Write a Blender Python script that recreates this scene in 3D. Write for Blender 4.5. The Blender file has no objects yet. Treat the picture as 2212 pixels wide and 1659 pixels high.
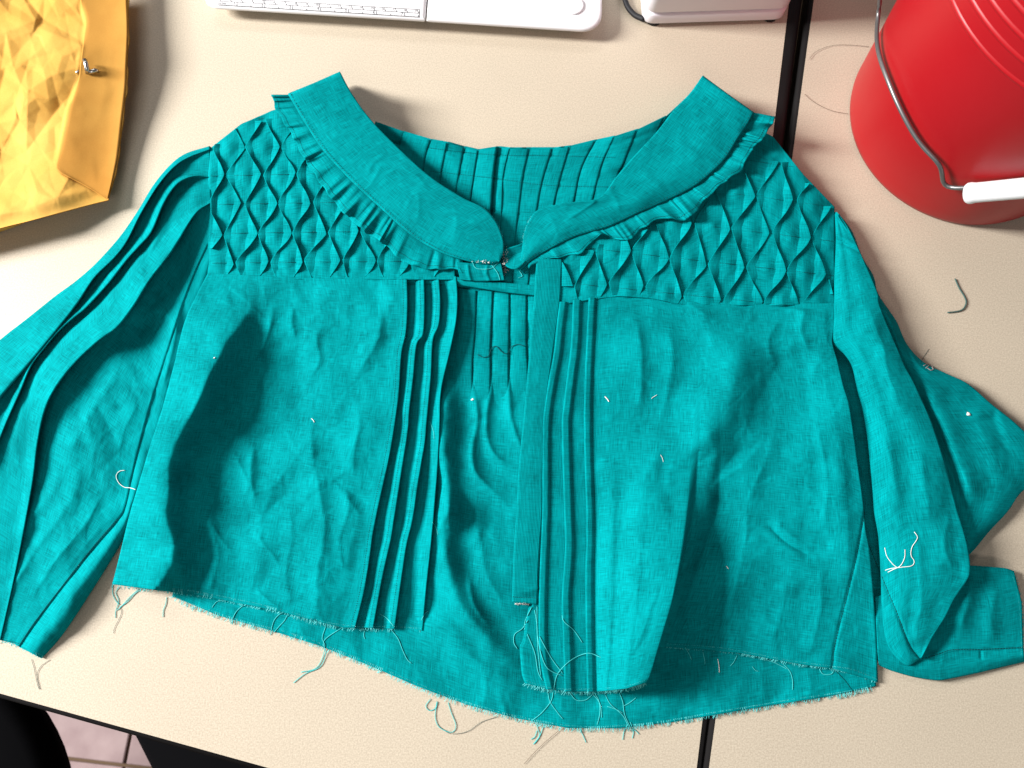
import bpy, math, random
import numpy as np
from mathutils import Vector, Matrix

random.seed(7)
RNG = np.random.default_rng(11)
SC = bpy.context.scene
COL = SC.collection

# ------------------------------------------------------------------ camera
CAM_H = 0.68                       # metres above the table top (z = 0)
TILT = 0.222
FPX = 1660.0                       # focal length in units of a 2212 px wide picture
cam_d = bpy.data.cameras.new('camera')
cam = bpy.data.objects.new('camera', cam_d)
COL.objects.link(cam)
cam.location = (0, 0, CAM_H)
cam.rotation_euler = (TILT, 0, 0)
cam_d.sensor_width = 36
cam_d.lens = 36 * FPX / 2212
cam_d.clip_start = 0.02
cam_d.clip_end = 50
cam_d.dof.use_dof = True
cam_d.dof.focus_distance = 0.665
cam_d.dof.aperture_fstop = 8.0
SC.camera = cam

# ------------------------------------------------------------------ room light
w = bpy.data.worlds.new('World')
SC.world = w
w.use_nodes = True
w.node_tree.nodes['Background'].inputs[0].default_value = (0.95, 0.97, 1.0, 1)
w.node_tree.nodes['Background'].inputs[1].default_value = 0.14


def area(name, loc, target, sx, sy, power, col):
    l = bpy.data.lights.new(name, 'AREA')
    l.shape = 'RECTANGLE'; l.size = sx; l.size_y = sy
    l.energy = power; l.color = col
    o = bpy.data.objects.new(name, l); COL.objects.link(o)
    o.location = loc
    o.rotation_euler = (Vector(target) - Vector(loc)).to_track_quat('-Z', 'Y').to_euler()
    return o


area('ceiling_light_key', (-2.75, 0.58, 1.72), (0, 0, 0), 0.55, 1.2, 290, (1.0, 0.985, 0.97))
area('ceiling_light_far', (-0.75, 1.9, 1.9), (0, 0, 0), 1.2, 0.35, 11, (1.0, 0.96, 0.92))
area('ceiling_light_front', (-0.4, -1.7, 2.0), (-0.2, -0.6, -0.4), 1.2, 0.5, 14, (1.0, 0.93, 0.90))

SC.view_settings.view_transform = 'Standard'
SC.view_settings.look = 'None'
SC.view_settings.exposure = 0.0
SC.view_settings.gamma = 1.0
SC.view_settings.use_curve_mapping = False

# ------------------------------------------------------------------ helpers
CT, ST = math.cos(TILT), math.sin(TILT)


def P(u, v, z=0.0):
    """Point of the place at height z (metres) seen at (u, v) of the 2212 x 1659 picture."""
    dx = (np.asarray(u, float) - 1106) / FPX
    dy = (829.5 - np.asarray(v, float)) / FPX
    k = (CAM_H - z) / (CT - ST * dy)
    return np.stack([dx * k, (CT * dy + ST) * k, np.zeros_like(k) + z], -1)


def PV(u, v, z=0.0):
    return Vector(P(u, v, z).tolist())


def link(o, parent=None, label=None, cat=None, group=None, kind=None):
    COL.objects.link(o)
    if parent is not None:
        o.parent = parent
    if label: o['label'] = label
    if cat: o['category'] = cat
    if group: o['group'] = group
    if kind: o['kind'] = kind
    return o


def empty(name, loc, label, cat, group=None):
    o = bpy.data.objects.new(name, None)
    o.empty_display_size = 0.02
    link(o, None, label, cat, group)
    o.location = loc
    return o


def setp(o, parent):
    o.parent = parent
    if parent is not None:
        o.matrix_parent_inverse = world(parent).inverted()


def world(o):
    m = Matrix.LocRotScale(o.location, o.rotation_euler, o.scale)
    return m if o.parent is None else world(o.parent) @ o.matrix_parent_inverse @ m


def mesh_obj(name, verts, faces, mat, parent=None, smooth=True, uv=None, kind=None, label=None, cat=None, group=None):
    me = bpy.data.meshes.new(name)
    verts = np.asarray(verts, float)
    me.from_pydata(verts.tolist(), [], [tuple(int(i) for i in f) for f in faces])
    if smooth:
        me.polygons.foreach_set('use_smooth', [True] * len(me.polygons))
    if uv is not None:
        l = me.uv_layers.new(name='UVMap')
        idx = np.empty(len(me.loops), int); me.loops.foreach_get('vertex_index', idx)
        l.data.foreach_set('uv', np.asarray(uv, float)[idx].ravel())
    me.materials.append(mat)
    me.update()
    o = bpy.data.objects.new(name, me)
    link(o, None, label, cat, group, kind)
    setp(o, parent)
    return o


def grid_faces(M, N, close_u=False):
    a = np.arange(M * N).reshape(M, N)
    f = np.stack([a[:-1, :-1], a[:-1, 1:], a[1:, 1:], a[1:, :-1]], -1).reshape(-1, 4)
    if close_u:
        g = np.stack([a[:-1, -1], a[:-1, 0], a[1:, 0], a[1:, -1]], -1)
        f = np.concatenate([f, g])
    return f


def cat(pts, n):
    """Catmull-Rom through pts, resampled to n points of equal arc length."""
    p = np.asarray(pts, float)
    if len(p) == 2:
        t = np.linspace(0, 1, n)[:, None]
        return p[0] * (1 - t) + p[1] * t
    q = np.vstack([2 * p[0] - p[1], p, 2 * p[-1] - p[-2]])
    out = []
    s = np.linspace(0, 1, 16, endpoint=False)[:, None]
    for i in range(len(p) - 1):
        a, b, c, d = q[i], q[i + 1], q[i + 2], q[i + 3]
        out.append(0.5 * (2 * b + (c - a) * s + (2 * a - 5 * b + 4 * c - d) * s ** 2 + (3 * b - a - 3 * c + d) * s ** 3))
    out = np.vstack(out + [p[-1:]])
    dl = np.r_[0, np.cumsum(np.linalg.norm(np.diff(out[:, :2], axis=0), axis=1) + 1e-9)]
    t = np.linspace(0, dl[-1], n)
    return np.stack([np.interp(t, dl, out[:, k]) for k in range(out.shape[1])], -1)


def sstep(x):
    x = np.clip(x, 0, 1)
    return x * x * (3 - 2 * x)


_lat = RNG.random((64, 256, 256))


def vnoise(x, y, seed=0):
    L = _lat[seed % 64]
    xi = np.floor(x).astype(int); yi = np.floor(y).astype(int)
    fx = x - xi; fy = y - yi
    fx = fx ** 3 * (fx * (6 * fx - 15) + 10); fy = fy ** 3 * (fy * (6 * fy - 15) + 10)
    g = lambda i, j: L[i % 256, j % 256]
    a = g(xi, yi) * (1 - fx) + g(xi + 1, yi) * fx
    b = g(xi, yi + 1) * (1 - fx) + g(xi + 1, yi + 1) * fx
    return (a * (1 - fy) + b * fy) * 2 - 1


def fbm(x, y, seed=0, octv=3):
    s = 0; a = 1.0
    for k in range(octv):
        c, n = math.cos(0.7 * k + seed), math.sin(0.7 * k + seed)
        s = s + a * vnoise((x * c - y * n) * 2 ** k + 17.3 * k, (x * n + y * c) * 2 ** k + 5.1 * k, seed + k)
        a *= 0.5
    return s


def stroke(u, v, pts, h, wl, wr, p=1.6, ends=(0.2, 0.2)):
    """A fold: crest along pts, height h, half widths wl (picture-left of a downward stroke) and wr."""
    c = cat(pts, 26)
    wk = 5 * min(1.0, max(0.0, (min(wl, wr) - 6) / 14))
    u, v = u + wk * vnoise(u / 62, v / 62, 40), v + wk * vnoise(u / 62 + 9, v / 62, 42)
    best = np.full(u.shape, 1e9); side = np.zeros(u.shape); tt = np.zeros(u.shape)
    n = len(c) - 1
    for i in range(n):
        ax, ay = c[i][:2]; bx, by = c[i + 1][:2]
        dx, dy = bx - ax, by - ay
        L2 = dx * dx + dy * dy + 1e-9
        t = np.clip(((u - ax) * dx + (v - ay) * dy) / L2, 0, 1)
        px, py = u - (ax + t * dx), v - (ay + t * dy)
        d = np.hypot(px, py)
        m = d < best
        best = np.where(m, d, best)
        side = np.where(m, dx * py - dy * px, side)
        tt = np.where(m, (i + t) / n, tt)
    wd = np.where(side > 0, wl, wr)
    e = np.ones(u.shape)
    if ends[0] > 0: e = e * sstep(tt / ends[0])
    if ends[1] > 0: e = e * sstep((1 - tt) / ends[1])
    return h * np.exp(-(best / wd) ** p) * e


def tri_facet(u, v, seed, cell, amp, soft=0.0):
    """Crumple: an irregular net of plane triangles (creases along their edges), in mm."""
    from mathutils.geometry import delaunay_2d_cdt
    rg = np.random.default_rng(seed)
    u0, u1, v0, v1 = u.min() - cell, u.max() + cell, v.min() - cell, v.max() + cell
    nx, ny = int((u1 - u0) / cell) + 2, int((v1 - v0) / cell) + 2
    pts = [(u0 + (i + rg.uniform(-.48, .48)) * cell, v0 + (j + rg.uniform(-.48, .48)) * cell) for i in range(nx) for j in range(ny)]
    res = delaunay_2d_cdt([Vector(p) for p in pts], [], [], 0, 1e-4)
    P2 = np.array([tuple(p) for p in res[0]]); zz = rg.uniform(-1, 1, len(P2))
    offs = [(0, 0)] if soft <= 0 else [(soft * math.cos(a), soft * math.sin(a)) for a in (.3, 2.39, 4.49)] + [(0, 0)]
    out = np.zeros(u.size)
    for ou, ov in offs:
        x, y = u.ravel() + ou, v.ravel() + ov
        # bucket the points so that each triangle looks only at its neighbourhood
        order = np.argsort(x); xs = x[order]
        o = np.zeros(u.size)
        for t in res[2]:
            a, b, c = P2[t[0]], P2[t[1]], P2[t[2]]
            lo, hi = np.searchsorted(xs, min(a[0], b[0], c[0])), np.searchsorted(xs, max(a[0], b[0], c[0]))
            if hi <= lo: continue
            k = order[lo:hi]; px, py = x[k], y[k]
            det = (b[0] - a[0]) * (c[1] - a[1]) - (c[0] - a[0]) * (b[1] - a[1])
            if abs(det) < 1e-9: continue
            s = ((px - a[0]) * (c[1] - a[1]) - (c[0] - a[0]) * (py - a[1])) / det
            q = ((b[0] - a[0]) * (py - a[1]) - (px - a[0]) * (b[1] - a[1])) / det
            m = (s >= -1e-9) & (q >= -1e-9) & (s + q <= 1 + 1e-9)
            o[k[m]] = zz[t[0]] * (1 - s[m] - q[m]) + zz[t[1]] * s[m] + zz[t[2]] * q[m]
        out += o
    return (amp / len(offs)) * out.reshape(u.shape)


def crinkle(u, v, seed=0, amp=1.0):
    """Small linen creases, in mm."""
    z = 0.7 * fbm(u / 95, v / 120, seed, 3) + 0.35 * fbm(u / 30, v / 38, seed + 5, 2)
    r = 1 - np.abs(fbm(u / 70 + 0.4 * vnoise(u / 40, v / 40, seed), v / 85, seed + 9, 2))
    z = z + 0.9 * np.clip(r - 0.72, 0, 1) * 3
    r2 = 1 - np.abs(fbm((u + v) / 60, (v - u) / 110, seed + 21, 2))
    z = z - 0.7 * np.clip(r2 - 0.8, 0, 1) * 4
    return amp * z


def loft(name, curves, counts, M, mat, parent, field=None, thick=0.0006, ease=None, label=None, kind=None):
    """Cloth lofted over long guide curves [(u, v, z mm)]; counts[i] columns between curve i and i+1."""
    cs = []
    for c in curves:
        c = np.asarray(c, float)
        cs.append(cat(c, M))
    cols = []
    for i in range(len(cs) - 1):
        n = counts[i]
        for k in range(n):
            t = k / n
            g = cs[i] * (1 - t) + cs[i + 1] * t
            if ease and ease[i] == 's':
                e = t * t * (3 - 2 * t)
                g[:, 2] = cs[i][:, 2] * (1 - e) + cs[i + 1][:, 2] * e
            elif ease and ease[i] == 'o':      # bulging outwards
                e = math.sin(t * math.pi / 2)
                g[:, 2] = cs[i][:, 2] * (1 - e) + cs[i + 1][:, 2] * e
            elif ease and ease[i] == 'i':
                e = 1 - math.cos(t * math.pi / 2)
                g[:, 2] = cs[i][:, 2] * (1 - e) + cs[i + 1][:, 2] * e
            cols.append(g)
    cols.append(cs[-1])
    G = np.stack(cols, 1)
    u, v, z = G[..., 0], G[..., 1], G[..., 2]
    if field is not None:
        z = z + field(u, v)
    z = np.maximum(z, 0.8)
    V = P(u, v, z / 1000.0)
    N = G.shape[1]
    du = np.r_[0, np.cumsum(np.linalg.norm(np.diff(V, axis=1), axis=2).mean(0))]
    dv = np.r_[0, np.cumsum(np.linalg.norm(np.diff(V, axis=0), axis=2).mean(1))]
    off = random.random() * 3
    UV = np.stack(np.meshgrid(du + off, dv + off), -1)
    o = mesh_obj(name, V.reshape(-1, 3), grid_faces(M, N), mat, parent, True, UV.reshape(-1, 2), kind, label)
    if thick:
        m = o.modifiers.new('cloth', 'SOLIDIFY'); m.thickness = thick; m.offset = 0.0
    return o


def tube_geo(pts, r, n=5, taper=True):
    p = np.asarray(pts, float); K = len(p)
    t = np.gradient(p, axis=0); t /= np.linalg.norm(t, axis=1)[:, None] + 1e-12
    up = np.where(np.abs(t[:, 2:3]) > 0.9, np.array([[1., 0, 0]]), np.array([[0, 0, 1.]]))
    a = np.cross(t, up); a /= np.linalg.norm(a, axis=1)[:, None] + 1e-12
    b = np.cross(t, a)
    th = np.linspace(0, 2 * np.pi, n, endpoint=False)
    rr = np.full(K, r) if np.isscalar(r) else np.asarray(r)
    V = p[:, None] + rr[:, None, None] * (np.cos(th)[None, :, None] * a[:, None] + np.sin(th)[None, :, None] * b[:, None])
    F = [list(f) for f in grid_faces(K, n, True)]
    F.append(list(range(n))[::-1]); F.append([(K - 1) * n + i for i in range(n)])
    return V.reshape(-1, 3), F


def tubes(name, plist, r, mat, parent=None, n=5, **kw):
    Vs, Fs, off = [], [], 0
    for i, p in enumerate(plist):
        V, F = tube_geo(p, r if np.isscalar(r) else r[i], n)
        Vs.append(V); Fs += [[j + off for j in f] for f in F]; off += len(V)
    return mesh_obj(name, np.vstack(Vs), Fs, mat, parent, True, None, **kw)


def prism(name, poly, z0, z1, mat, parent=None, bevel=0.0, seg=3, **kw):
    """Upright prism over a plan polygon [(x, y)]."""
    n = len(poly)
    V = [(x, y, z0) for x, y in poly] + [(x, y, z1) for x, y in poly]
    F = [list(range(n))[::-1], list(range(n, 2 * n))] + [[i, (i + 1) % n, n + (i + 1) % n, n + i] for i in range(n)]
    ar = sum(poly[i][0] * poly[(i + 1) % n][1] - poly[(i + 1) % n][0] * poly[i][1] for i in range(n))
    if ar < 0: F = [f[::-1] for f in F]
    o = mesh_obj(name, V, F, mat, parent, bevel > 0, **kw)
    if bevel:
        m = o.modifiers.new('bevel', 'BEVEL'); m.width = bevel; m.segments = seg; m.limit_method = 'ANGLE'; m.angle_limit = math.radians(50)
        o.modifiers.new('wn', 'WEIGHTED_NORMAL').keep_sharp = True
    return o


# ------------------------------------------------------------------ materials
def new_mat(name, col, rough=0.5, spec=0.5, **kw):
    m = bpy.data.materials.new(name); m.use_nodes = True
    b = m.node_tree.nodes['Principled BSDF']
    b.inputs['Base Color'].default_value = (*col, 1)
    b.inputs['Roughness'].default_value = rough
    b.inputs['Specular IOR Level'].default_value = spec
    for k, v in kw.items():
        b.inputs[k.replace('_', ' ')].default_value = v
    return m


def N(m, t, **kw):
    n = m.node_tree.nodes.new(t)
    for k, v in kw.items():
        if hasattr(n, k): setattr(n, k, v)
        else: n.inputs[k].default_value = v
    return n


def L(m, a, b):
    m.node_tree.links.new(a, b)


def linen(name, c0, c1, rib=False):
    m = new_mat(name, c0, 0.92, 0.03, Sheen_Weight=0.0, Sheen_Roughness=0.5)
    b = m.node_tree.nodes['Principled BSDF']
    b.inputs['Sheen Tint'].default_value = (0.35, 0.95, 0.95, 1)
    tc = N(m, 'ShaderNodeTexCoord')
    res = []
    for sx, sy in ((1900, 75), (75, 1900)):
        mp = N(m, 'ShaderNodeMapping'); mp.inputs['Scale'].default_value = (sx, sy, 1)
        L(m, tc.outputs['UV'], mp.inputs['Vector'])
        n = N(m, 'ShaderNodeTexNoise', Scale=1.0, Detail=2.0, Roughness=0.6)
        L(m, mp.outputs[0], n.inputs['Vector']); res.append(n.outputs['Fac'])
    add = N(m, 'ShaderNodeMath', operation='ADD'); L(m, res[0], add.inputs[0]); L(m, res[1], add.inputs[1])
    half = N(m, 'ShaderNodeMath', operation='MULTIPLY'); L(m, add.outputs[0], half.inputs[0]); half.inputs[1].default_value = 0.5
    big = N(m, 'ShaderNodeTexNoise', Scale=28.0, Detail=3.0); L(m, tc.outputs['UV'], big.inputs['Vector'])
    mx = N(m, 'ShaderNodeMath', operation='MULTIPLY_ADD'); L(m, big.outputs['Fac'], mx.inputs[0]); mx.inputs[1].default_value = 0.28
    L(m, half.outputs[0], mx.inputs[2])
    r = N(m, 'ShaderNodeValToRGB')
    r.color_ramp.elements[0].position = 0.46; r.color_ramp.elements[0].color = (*c0, 1)
    r.color_ramp.elements[1].position = 0.84; r.color_ramp.elements[1].color = (*c1, 1)
    L(m, mx.outputs[0], r.inputs['Fac']); L(m, r.outputs['Color'], b.inputs['Base Color'])
    bp = N(m, 'ShaderNodeBump', Strength=0.45, Distance=0.0006)
    h = half.outputs[0]
    if rib:
        wv = N(m, 'ShaderNodeTexWave', Scale=260.0); L(m, tc.outputs['UV'], wv.inputs['Vector'])
        sc_ = N(m, 'ShaderNodeMath', operation='MULTIPLY'); L(m, wv.outputs['Fac'], sc_.inputs[0]); sc_.inputs[1].default_value = 0.45
        a2 = N(m, 'ShaderNodeMath', operation='ADD'); L(m, sc_.outputs[0], a2.inputs[0]); L(m, h, a2.inputs[1]); h = a2.outputs[0]
    L(m, h, bp.inputs['Height']); L(m, bp.outputs[0], b.inputs['Normal'])
    return m


TEAL = linen('teal_linen', (0.0, 0.108, 0.115), (0.0, 0.355, 0.378))
TEAL_RIB = linen('teal_ribbed_linen', (0.0, 0.130, 0.138), (0.0, 0.30, 0.318), True)
THREAD_TEAL = new_mat('teal_thread', (0.05, 0.52, 0.52), 0.8, 0.2)
THREAD_DARK = new_mat('dark_teal_thread', (0.0, 0.06, 0.065), 0.8, 0.2)
FRAY = new_mat('frayed_teal_fibre', (0.11, 0.66, 0.66), 0.8, 0.2)
WHITE_FIBRE = new_mat('white_fibre', (0.82, 0.80, 0.76), 0.8, 0.2)
HAIR = new_mat('brown_hair', (0.09, 0.05, 0.03), 0.5, 0.4)


def laminate():
    m = new_mat('beige_laminate', (0.62, 0.47, 0.33), 0.42, 0.35)
    b = m.node_tree.nodes['Principled BSDF']
    tc = N(m, 'ShaderNodeTexCoord')
    n = N(m, 'ShaderNodeTexNoise', Scale=760.0, Detail=2.0, Roughness=0.65); L(m, tc.outputs['Object'], n.inputs['Vector'])
    r = N(m, 'ShaderNodeValToRGB')
    r.color_ramp.elements[0].position = 0.30; r.color_ramp.elements[0].color = (0.44, 0.372, 0.282, 1)
    r.color_ramp.elements[1].position = 0.70; r.color_ramp.elements[1].color = (0.61, 0.53, 0.412, 1)
    L(m, n.outputs['Fac'], r.inputs['Fac'])
    n2 = N(m, 'ShaderNodeTexNoise', Scale=9.0, Detail=3.0); L(m, tc.outputs['Object'], n2.inputs['Vector'])
    mx = N(m, 'ShaderNodeMixRGB', blend_type='MULTIPLY'); mx.inputs[0].default_value = 0.10
    L(m, r.outputs[0], mx.inputs[1]); L(m, n2.outputs['Fac'], mx.inputs[2]); L(m, mx.outputs[0], b.inputs['Base Color'])
    bp = N(m, 'ShaderNodeBump', Strength=0.05, Distance=0.0003); L(m, n.outputs['Fac'], bp.inputs['Height']); L(m, bp.outputs[0], b.inputs['Normal'])
    return m


LAM = laminate()
BLACK_TRIM = new_mat('black_edge_trim', (0.010, 0.009, 0.009), 0.6, 0.2)
BROWN_TRIM = new_mat('dark_brown_edge_trim', (0.020, 0.015, 0.013), 0.5, 0.4)
WHITE_PL = new_mat('white_plastic', (0.80, 0.79, 0.80), 0.35, 0.45)
PINK_WHITE = new_mat('cool_white_plastic', (0.74, 0.71, 0.75), 0.38, 0.45)
PRINT = new_mat('grey_print', (0.05, 0.05, 0.055), 0.7, 0.2)
GROOVE = new_mat('dark_groove', (0.10, 0.095, 0.10), 0.7, 0.2)
RUBBER = new_mat('black_rubber', (0.012, 0.012, 0.014), 0.6, 0.3)
METAL = new_mat('grey_steel_wire', (0.20, 0.20, 0.20), 0.42, 0.5, Metallic=0.75)
CLASP = new_mat('bright_clasp_metal', (0.55, 0.54, 0.52), 0.28, 0.5, Metallic=1.0)
SEAT = new_mat('black_seat_fabric', (0.003, 0.003, 0.0035), 0.9, 0.02)


def red_plastic():
    m = new_mat('red_plastic', (0.34, 0.004, 0.008), 0.42, 0.30)
    b = m.node_tree.nodes['Principled BSDF']
    tc = N(m, 'ShaderNodeTexCoord')
    n = N(m, 'ShaderNodeTexNoise', Scale=14.0, Detail=4.0); L(m, tc.outputs['Object'], n.inputs['Vector'])
    r = N(m, 'ShaderNodeMapRange'); r.inputs['To Min'].default_value = 0.32; r.inputs['To Max'].default_value = 0.50
    L(m, n.outputs['Fac'], r.inputs['Value']); L(m, r.outputs[0], b.inputs['Roughness'])
    return m


RED = red_plastic()


def kraft(name, c0, c1):
    m = new_mat(name, c0, 0.8, 0.12)
    b = m.node_tree.nodes['Principled BSDF']
    tc = N(m, 'ShaderNodeTexCoord')
    n = N(m, 'ShaderNodeTexNoise', Scale=900.0, Detail=2.0); L(m, tc.outputs['Object'], n.inputs['Vector'])
    n2 = N(m, 'ShaderNodeTexNoise', Scale=16.0, Detail=4.0); L(m, tc.outputs['Object'], n2.inputs['Vector'])
    a = N(m, 'ShaderNodeMath', operation='MULTIPLY_ADD'); L(m, n.outputs['Fac'], a.inputs[0]); a.inputs[1].default_value = 0.3; L(m, n2.outputs['Fac'], a.inputs[2])
    r = N(m, 'ShaderNodeValToRGB')
    r.color_ramp.elements[0].position = 0.42; r.color_ramp.elements[0].color = (*c0, 1)
    r.color_ramp.elements[1].position = 0.85; r.color_ramp.elements[1].color = (*c1, 1)
    L(m, a.outputs[0], r.inputs['Fac']); L(m, r.outputs[0], b.inputs['Base Color'])
    bp = N(m, 'ShaderNodeBump', Strength=0.08, Distance=0.0004); L(m, n.outputs['Fac'], bp.inputs['Height']); L(m, bp.outputs[0], b.inputs['Normal'])
    return m


KRAFT = kraft('golden_kraft_paper', (0.58, 0.305, 0.057), (0.70, 0.415, 0.098))
KRAFT_SHADE = kraft('shaded_kraft_paper', (0.49, 0.225, 0.040), (0.58, 0.30, 0.062))  # same paper made darker: the flap's shade is put into its colour


def tile_mat():
    m = new_mat('pink_floor_tile', (0.55, 0.36, 0.33), 0.5, 0.3)
    b = m.node_tree.nodes['Principled BSDF']
    tc = N(m, 'ShaderNodeTexCoord')
    n = N(m, 'ShaderNodeTexNoise', Scale=22.0, Detail=5.0); L(m, tc.outputs['Object'], n.inputs['Vector'])
    r = N(m, 'ShaderNodeValToRGB')
    r.color_ramp.elements[0].position = 0.3; r.color_ramp.elements[0].color = (0.26, 0.18, 0.18, 1)
    r.color_ramp.elements[1].position = 0.7; r.color_ramp.elements[1].color = (0.34, 0.25, 0.245, 1)
    L(m, n.outputs['Fac'], r.inputs['Fac']); L(m, r.outputs[0], b.inputs['Base Color'])
    return m


TILE = tile_mat()
GROUT = new_mat('brown_grout', (0.12, 0.08, 0.05), 0.9, 0.1)

# ------------------------------------------------------------------ the floor
FZ = -0.74
floor = mesh_obj('floor', [(-3, -3, FZ - 0.006), (3, -3, FZ - 0.006), (3, 3, FZ - 0.006), (-3, 3, FZ - 0.006)], [[0, 1, 2, 3]], GROUT, None, False, kind='structure')
# tile joints cross at this picture point
jc = P(268, 1654, FZ); j1 = P(283, 1580, FZ); j2 = P(130, 1630, FZ)
ax1 = (j1 - jc)[:2]; ax1 /= np.linalg.norm(ax1)
ax2 = np.array([-ax1[1], ax1[0]])
TS = 0.305
tme = None
for i in range(-2, 2):
    for j in range(-3, 3):
        c = jc[:2] + ax1 * TS * (i + 0.5) + ax2 * TS * (j + 0.5)
        if tme is None:
            h = TS / 2 - 0.003; z1 = 0.0
            q = [(-h, -h), (h, -h), (h, h), (-h, h)]
            V = [(x, y, -0.005) for x, y in q] + [(x, y, -0.001) for x, y in q] + [(x * .99, y * .99, 0) for x, y in q]
            F = [[8, 9, 10, 11]] + [[a + k * 4, (a + 1) % 4 + k * 4, (a + 1) % 4 + 4 + k * 4, a + 4 + k * 4] for k in (0, 1) for a in range(4)]
            tme = bpy.data.meshes.new('floor_tile'); tme.from_pydata(V, [], F); tme.materials.append(TILE)
        o = bpy.data.objects.new('floor_tile', tme); COL.objects.link(o)
        o.location = (c[0], c[1], FZ); o.rotation_euler = (0, 0, math.atan2(ax1[1], ax1[0]))
        o.parent = floor

# ------------------------------------------------------------------ two tables
def ln(a, b):            # plan line through two picture points of the table top
    p, q = P(*a)[:2], P(*b)[:2]
    return p, (q - p) / np.linalg.norm(q - p)


def isect(l1, l2):
    A = np.array([l1[1], -l2[1]]).T
    t = np.linalg.solve(A, l2[0] - l1[0])
    return l1[0] + l1[1] * t[0]


TRIM = 0.004
JL = ln((1705, 0), (1505, 1659))         # left table's right edge
JR = ln((1758, 0), (1532, 1659))         # right table's left edge
FE = ln((0, 1498), (573, 1657))          # left table's front edge
cl = isect(JL, FE)


def table(name, corners, label, wide=False):
    t = empty(name, (float(np.mean([c[0] for c in corners])), float(np.mean([c[1] for c in corners])), FZ), label, 'table')
    prism('tabletop', [tuple(c) for c in corners], -0.028, 0.0, LAM, t)
    n = len(corners)
    for i in range(n):
        a, b = np.array(corners[i]), np.array(corners[(i + 1) % n])
        d = (b - a) / np.linalg.norm(b - a); nr = np.array([d[1], -d[0]])
        prof = [(0.0002, -0.0005), (0.0025, -0.0007), (0.004, -0.0022), (0.0048, -0.005), (0.0048, -0.024), (0.003, -0.0275), (0.0002, -0.028)]
        V = [(*(p + nr * o * k_), z) for p, k_ in ((a - d * 0.002, 0.8 if wide and i == 0 else 1.0), (b + d * 0.002, 4.15 if wide and i == 0 else 1.0)) for o, z in prof]
        k = len(prof)
        mesh_obj('edge_trim', V, [[q, q + 1, q + 1 + k, q + k] for q in range(k - 1)] + [list(range(k))[::-1], list(range(k, 2 * k))], BLACK_TRIM, t, True)
    # legs under the corners
    c0 = np.mean(corners, axis=0)
    for c in corners:
        q = np.array(c) + (c0 - np.array(c)) * 0.12
        V, F = tube_geo([(q[0], q[1], FZ), (q[0], q[1], FZ / 2), (q[0], q[1], -0.028)], 0.02, 12)
        mesh_obj('leg', V, F, BLACK_TRIM, t)
    return t


far = 1.0
lt = [cl, cl - JL[1] * 1.3, cl - JL[1] * 1.3 - FE[1] * 1.7, cl - FE[1] * 1.7]
TABLE_L = table('table', lt, 'beige speckled table with black edge under the teal blouse', True)
r0 = JR[0] + JR[1] * 1.15
perp = np.array([-JR[1][1], JR[1][0]])
if perp[0] < 0: perp = -perp
rt = [r0, r0 + perp * 0.9, JR[0] - JR[1] * 0.55 + perp * 0.9, JR[0] - JR[1] * 0.55]
TABLE_R = table('table', rt, 'beige table right of the black joint, carrying the red bucket')

# ------------------------------------------------------------------ chairs below the table edge
def chair(loc, rot, rx, ry, pw, label):
    t = empty('chair', (loc[0], loc[1], FZ), label, 'chair', 'chairs on the tiled floor')
    th = np.linspace(0, 2 * np.pi, 64, endpoint=False)
    co, si = np.cos(th), np.sin(th)
    ex = np.sign(co) * np.abs(co) ** pw * rx; ey = np.sign(si) * np.abs(si) ** pw * ry
    c, s = math.cos(rot), math.sin(rot)
    X = loc[0] + ex * c - ey * s; Y = loc[1] + ex * s + ey * c
    rows = []
    for f, z in ((0.9, 0.40), (0.985, 0.41), (1.0, 0.43), (0.985, 0.452), (0.93, 0.465), (0.6, 0.468), (0.02, 0.462)):
        rows.append(np.stack([loc[0] + (X - loc[0]) * f, loc[1] + (Y - loc[1]) * f, np.full(64, FZ + z)], -1))
    mesh_obj('seat', np.vstack(rows), list(grid_faces(7, 64, True)) + [list(range(64))[::-1], list(range(6 * 64, 7 * 64))], SEAT, t)
    for a in (1.65, 3.2, 4.4, 5.6):
        q = np.array([math.cos(a) * rx * .8, math.sin(a) * ry * .8])
        V, F = tube_geo([(loc[0] + q[0] * .8, loc[1] + q[1] * .8, FZ + .41), (loc[0] + q[0] * .9, loc[1] + q[1] * .9, FZ + .2), (loc[0] + q[0], loc[1] + q[1], FZ)], .011, 8)
        mesh_obj('leg', V, F, BLACK_TRIM, t)
    return t


e = P(84, 1590, FZ + .45)
chair((e[0] - 0.185, e[1] - 0.125), 0.0, .225, .225, 1.0, 'black round seat below the table edge, left of the pink floor tiles')
e = P(306, 1625, FZ + .45); e2 = P(330, 1672, FZ + .45)
d = (e2 - e)[:2]; d /= np.linalg.norm(d)
nrm = np.array([-d[1], d[0]])
cc = e[:2] + nrm * 0.215 + d * 0.07
chair((cc[0], cc[1]), math.atan2(d[1], d[0]), .24, .215, .32, 'black square seat below the table edge, right of the pink floor tiles')


# ================================================================== the blouse
BL = empty('blouse', (0, 0, 0), 'teal linen blouse with ruffled collar, honeycomb tucks and frayed hem, lying open', 'blouse')


def C(pts, z=None):
    """Guide curve: (u, v) or (u, v, z) points; z fills in a constant or a list."""
    out = []
    for i, p in enumerate(pts):
        if len(p) == 3: out.append(p)
        else: out.append((p[0], p[1], (z[i] if isinstance(z, (list, tuple)) else z)))
    return out


def zc(pts, zs):
    """Give 2-D points heights interpolated along the curve from the list zs."""
    t = np.linspace(0, 1, len(pts)); q = np.linspace(0, 1, len(zs))
    return [(p[0], p[1], float(np.interp(t[i], q, zs))) for i, p in enumerate(pts)]


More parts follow.
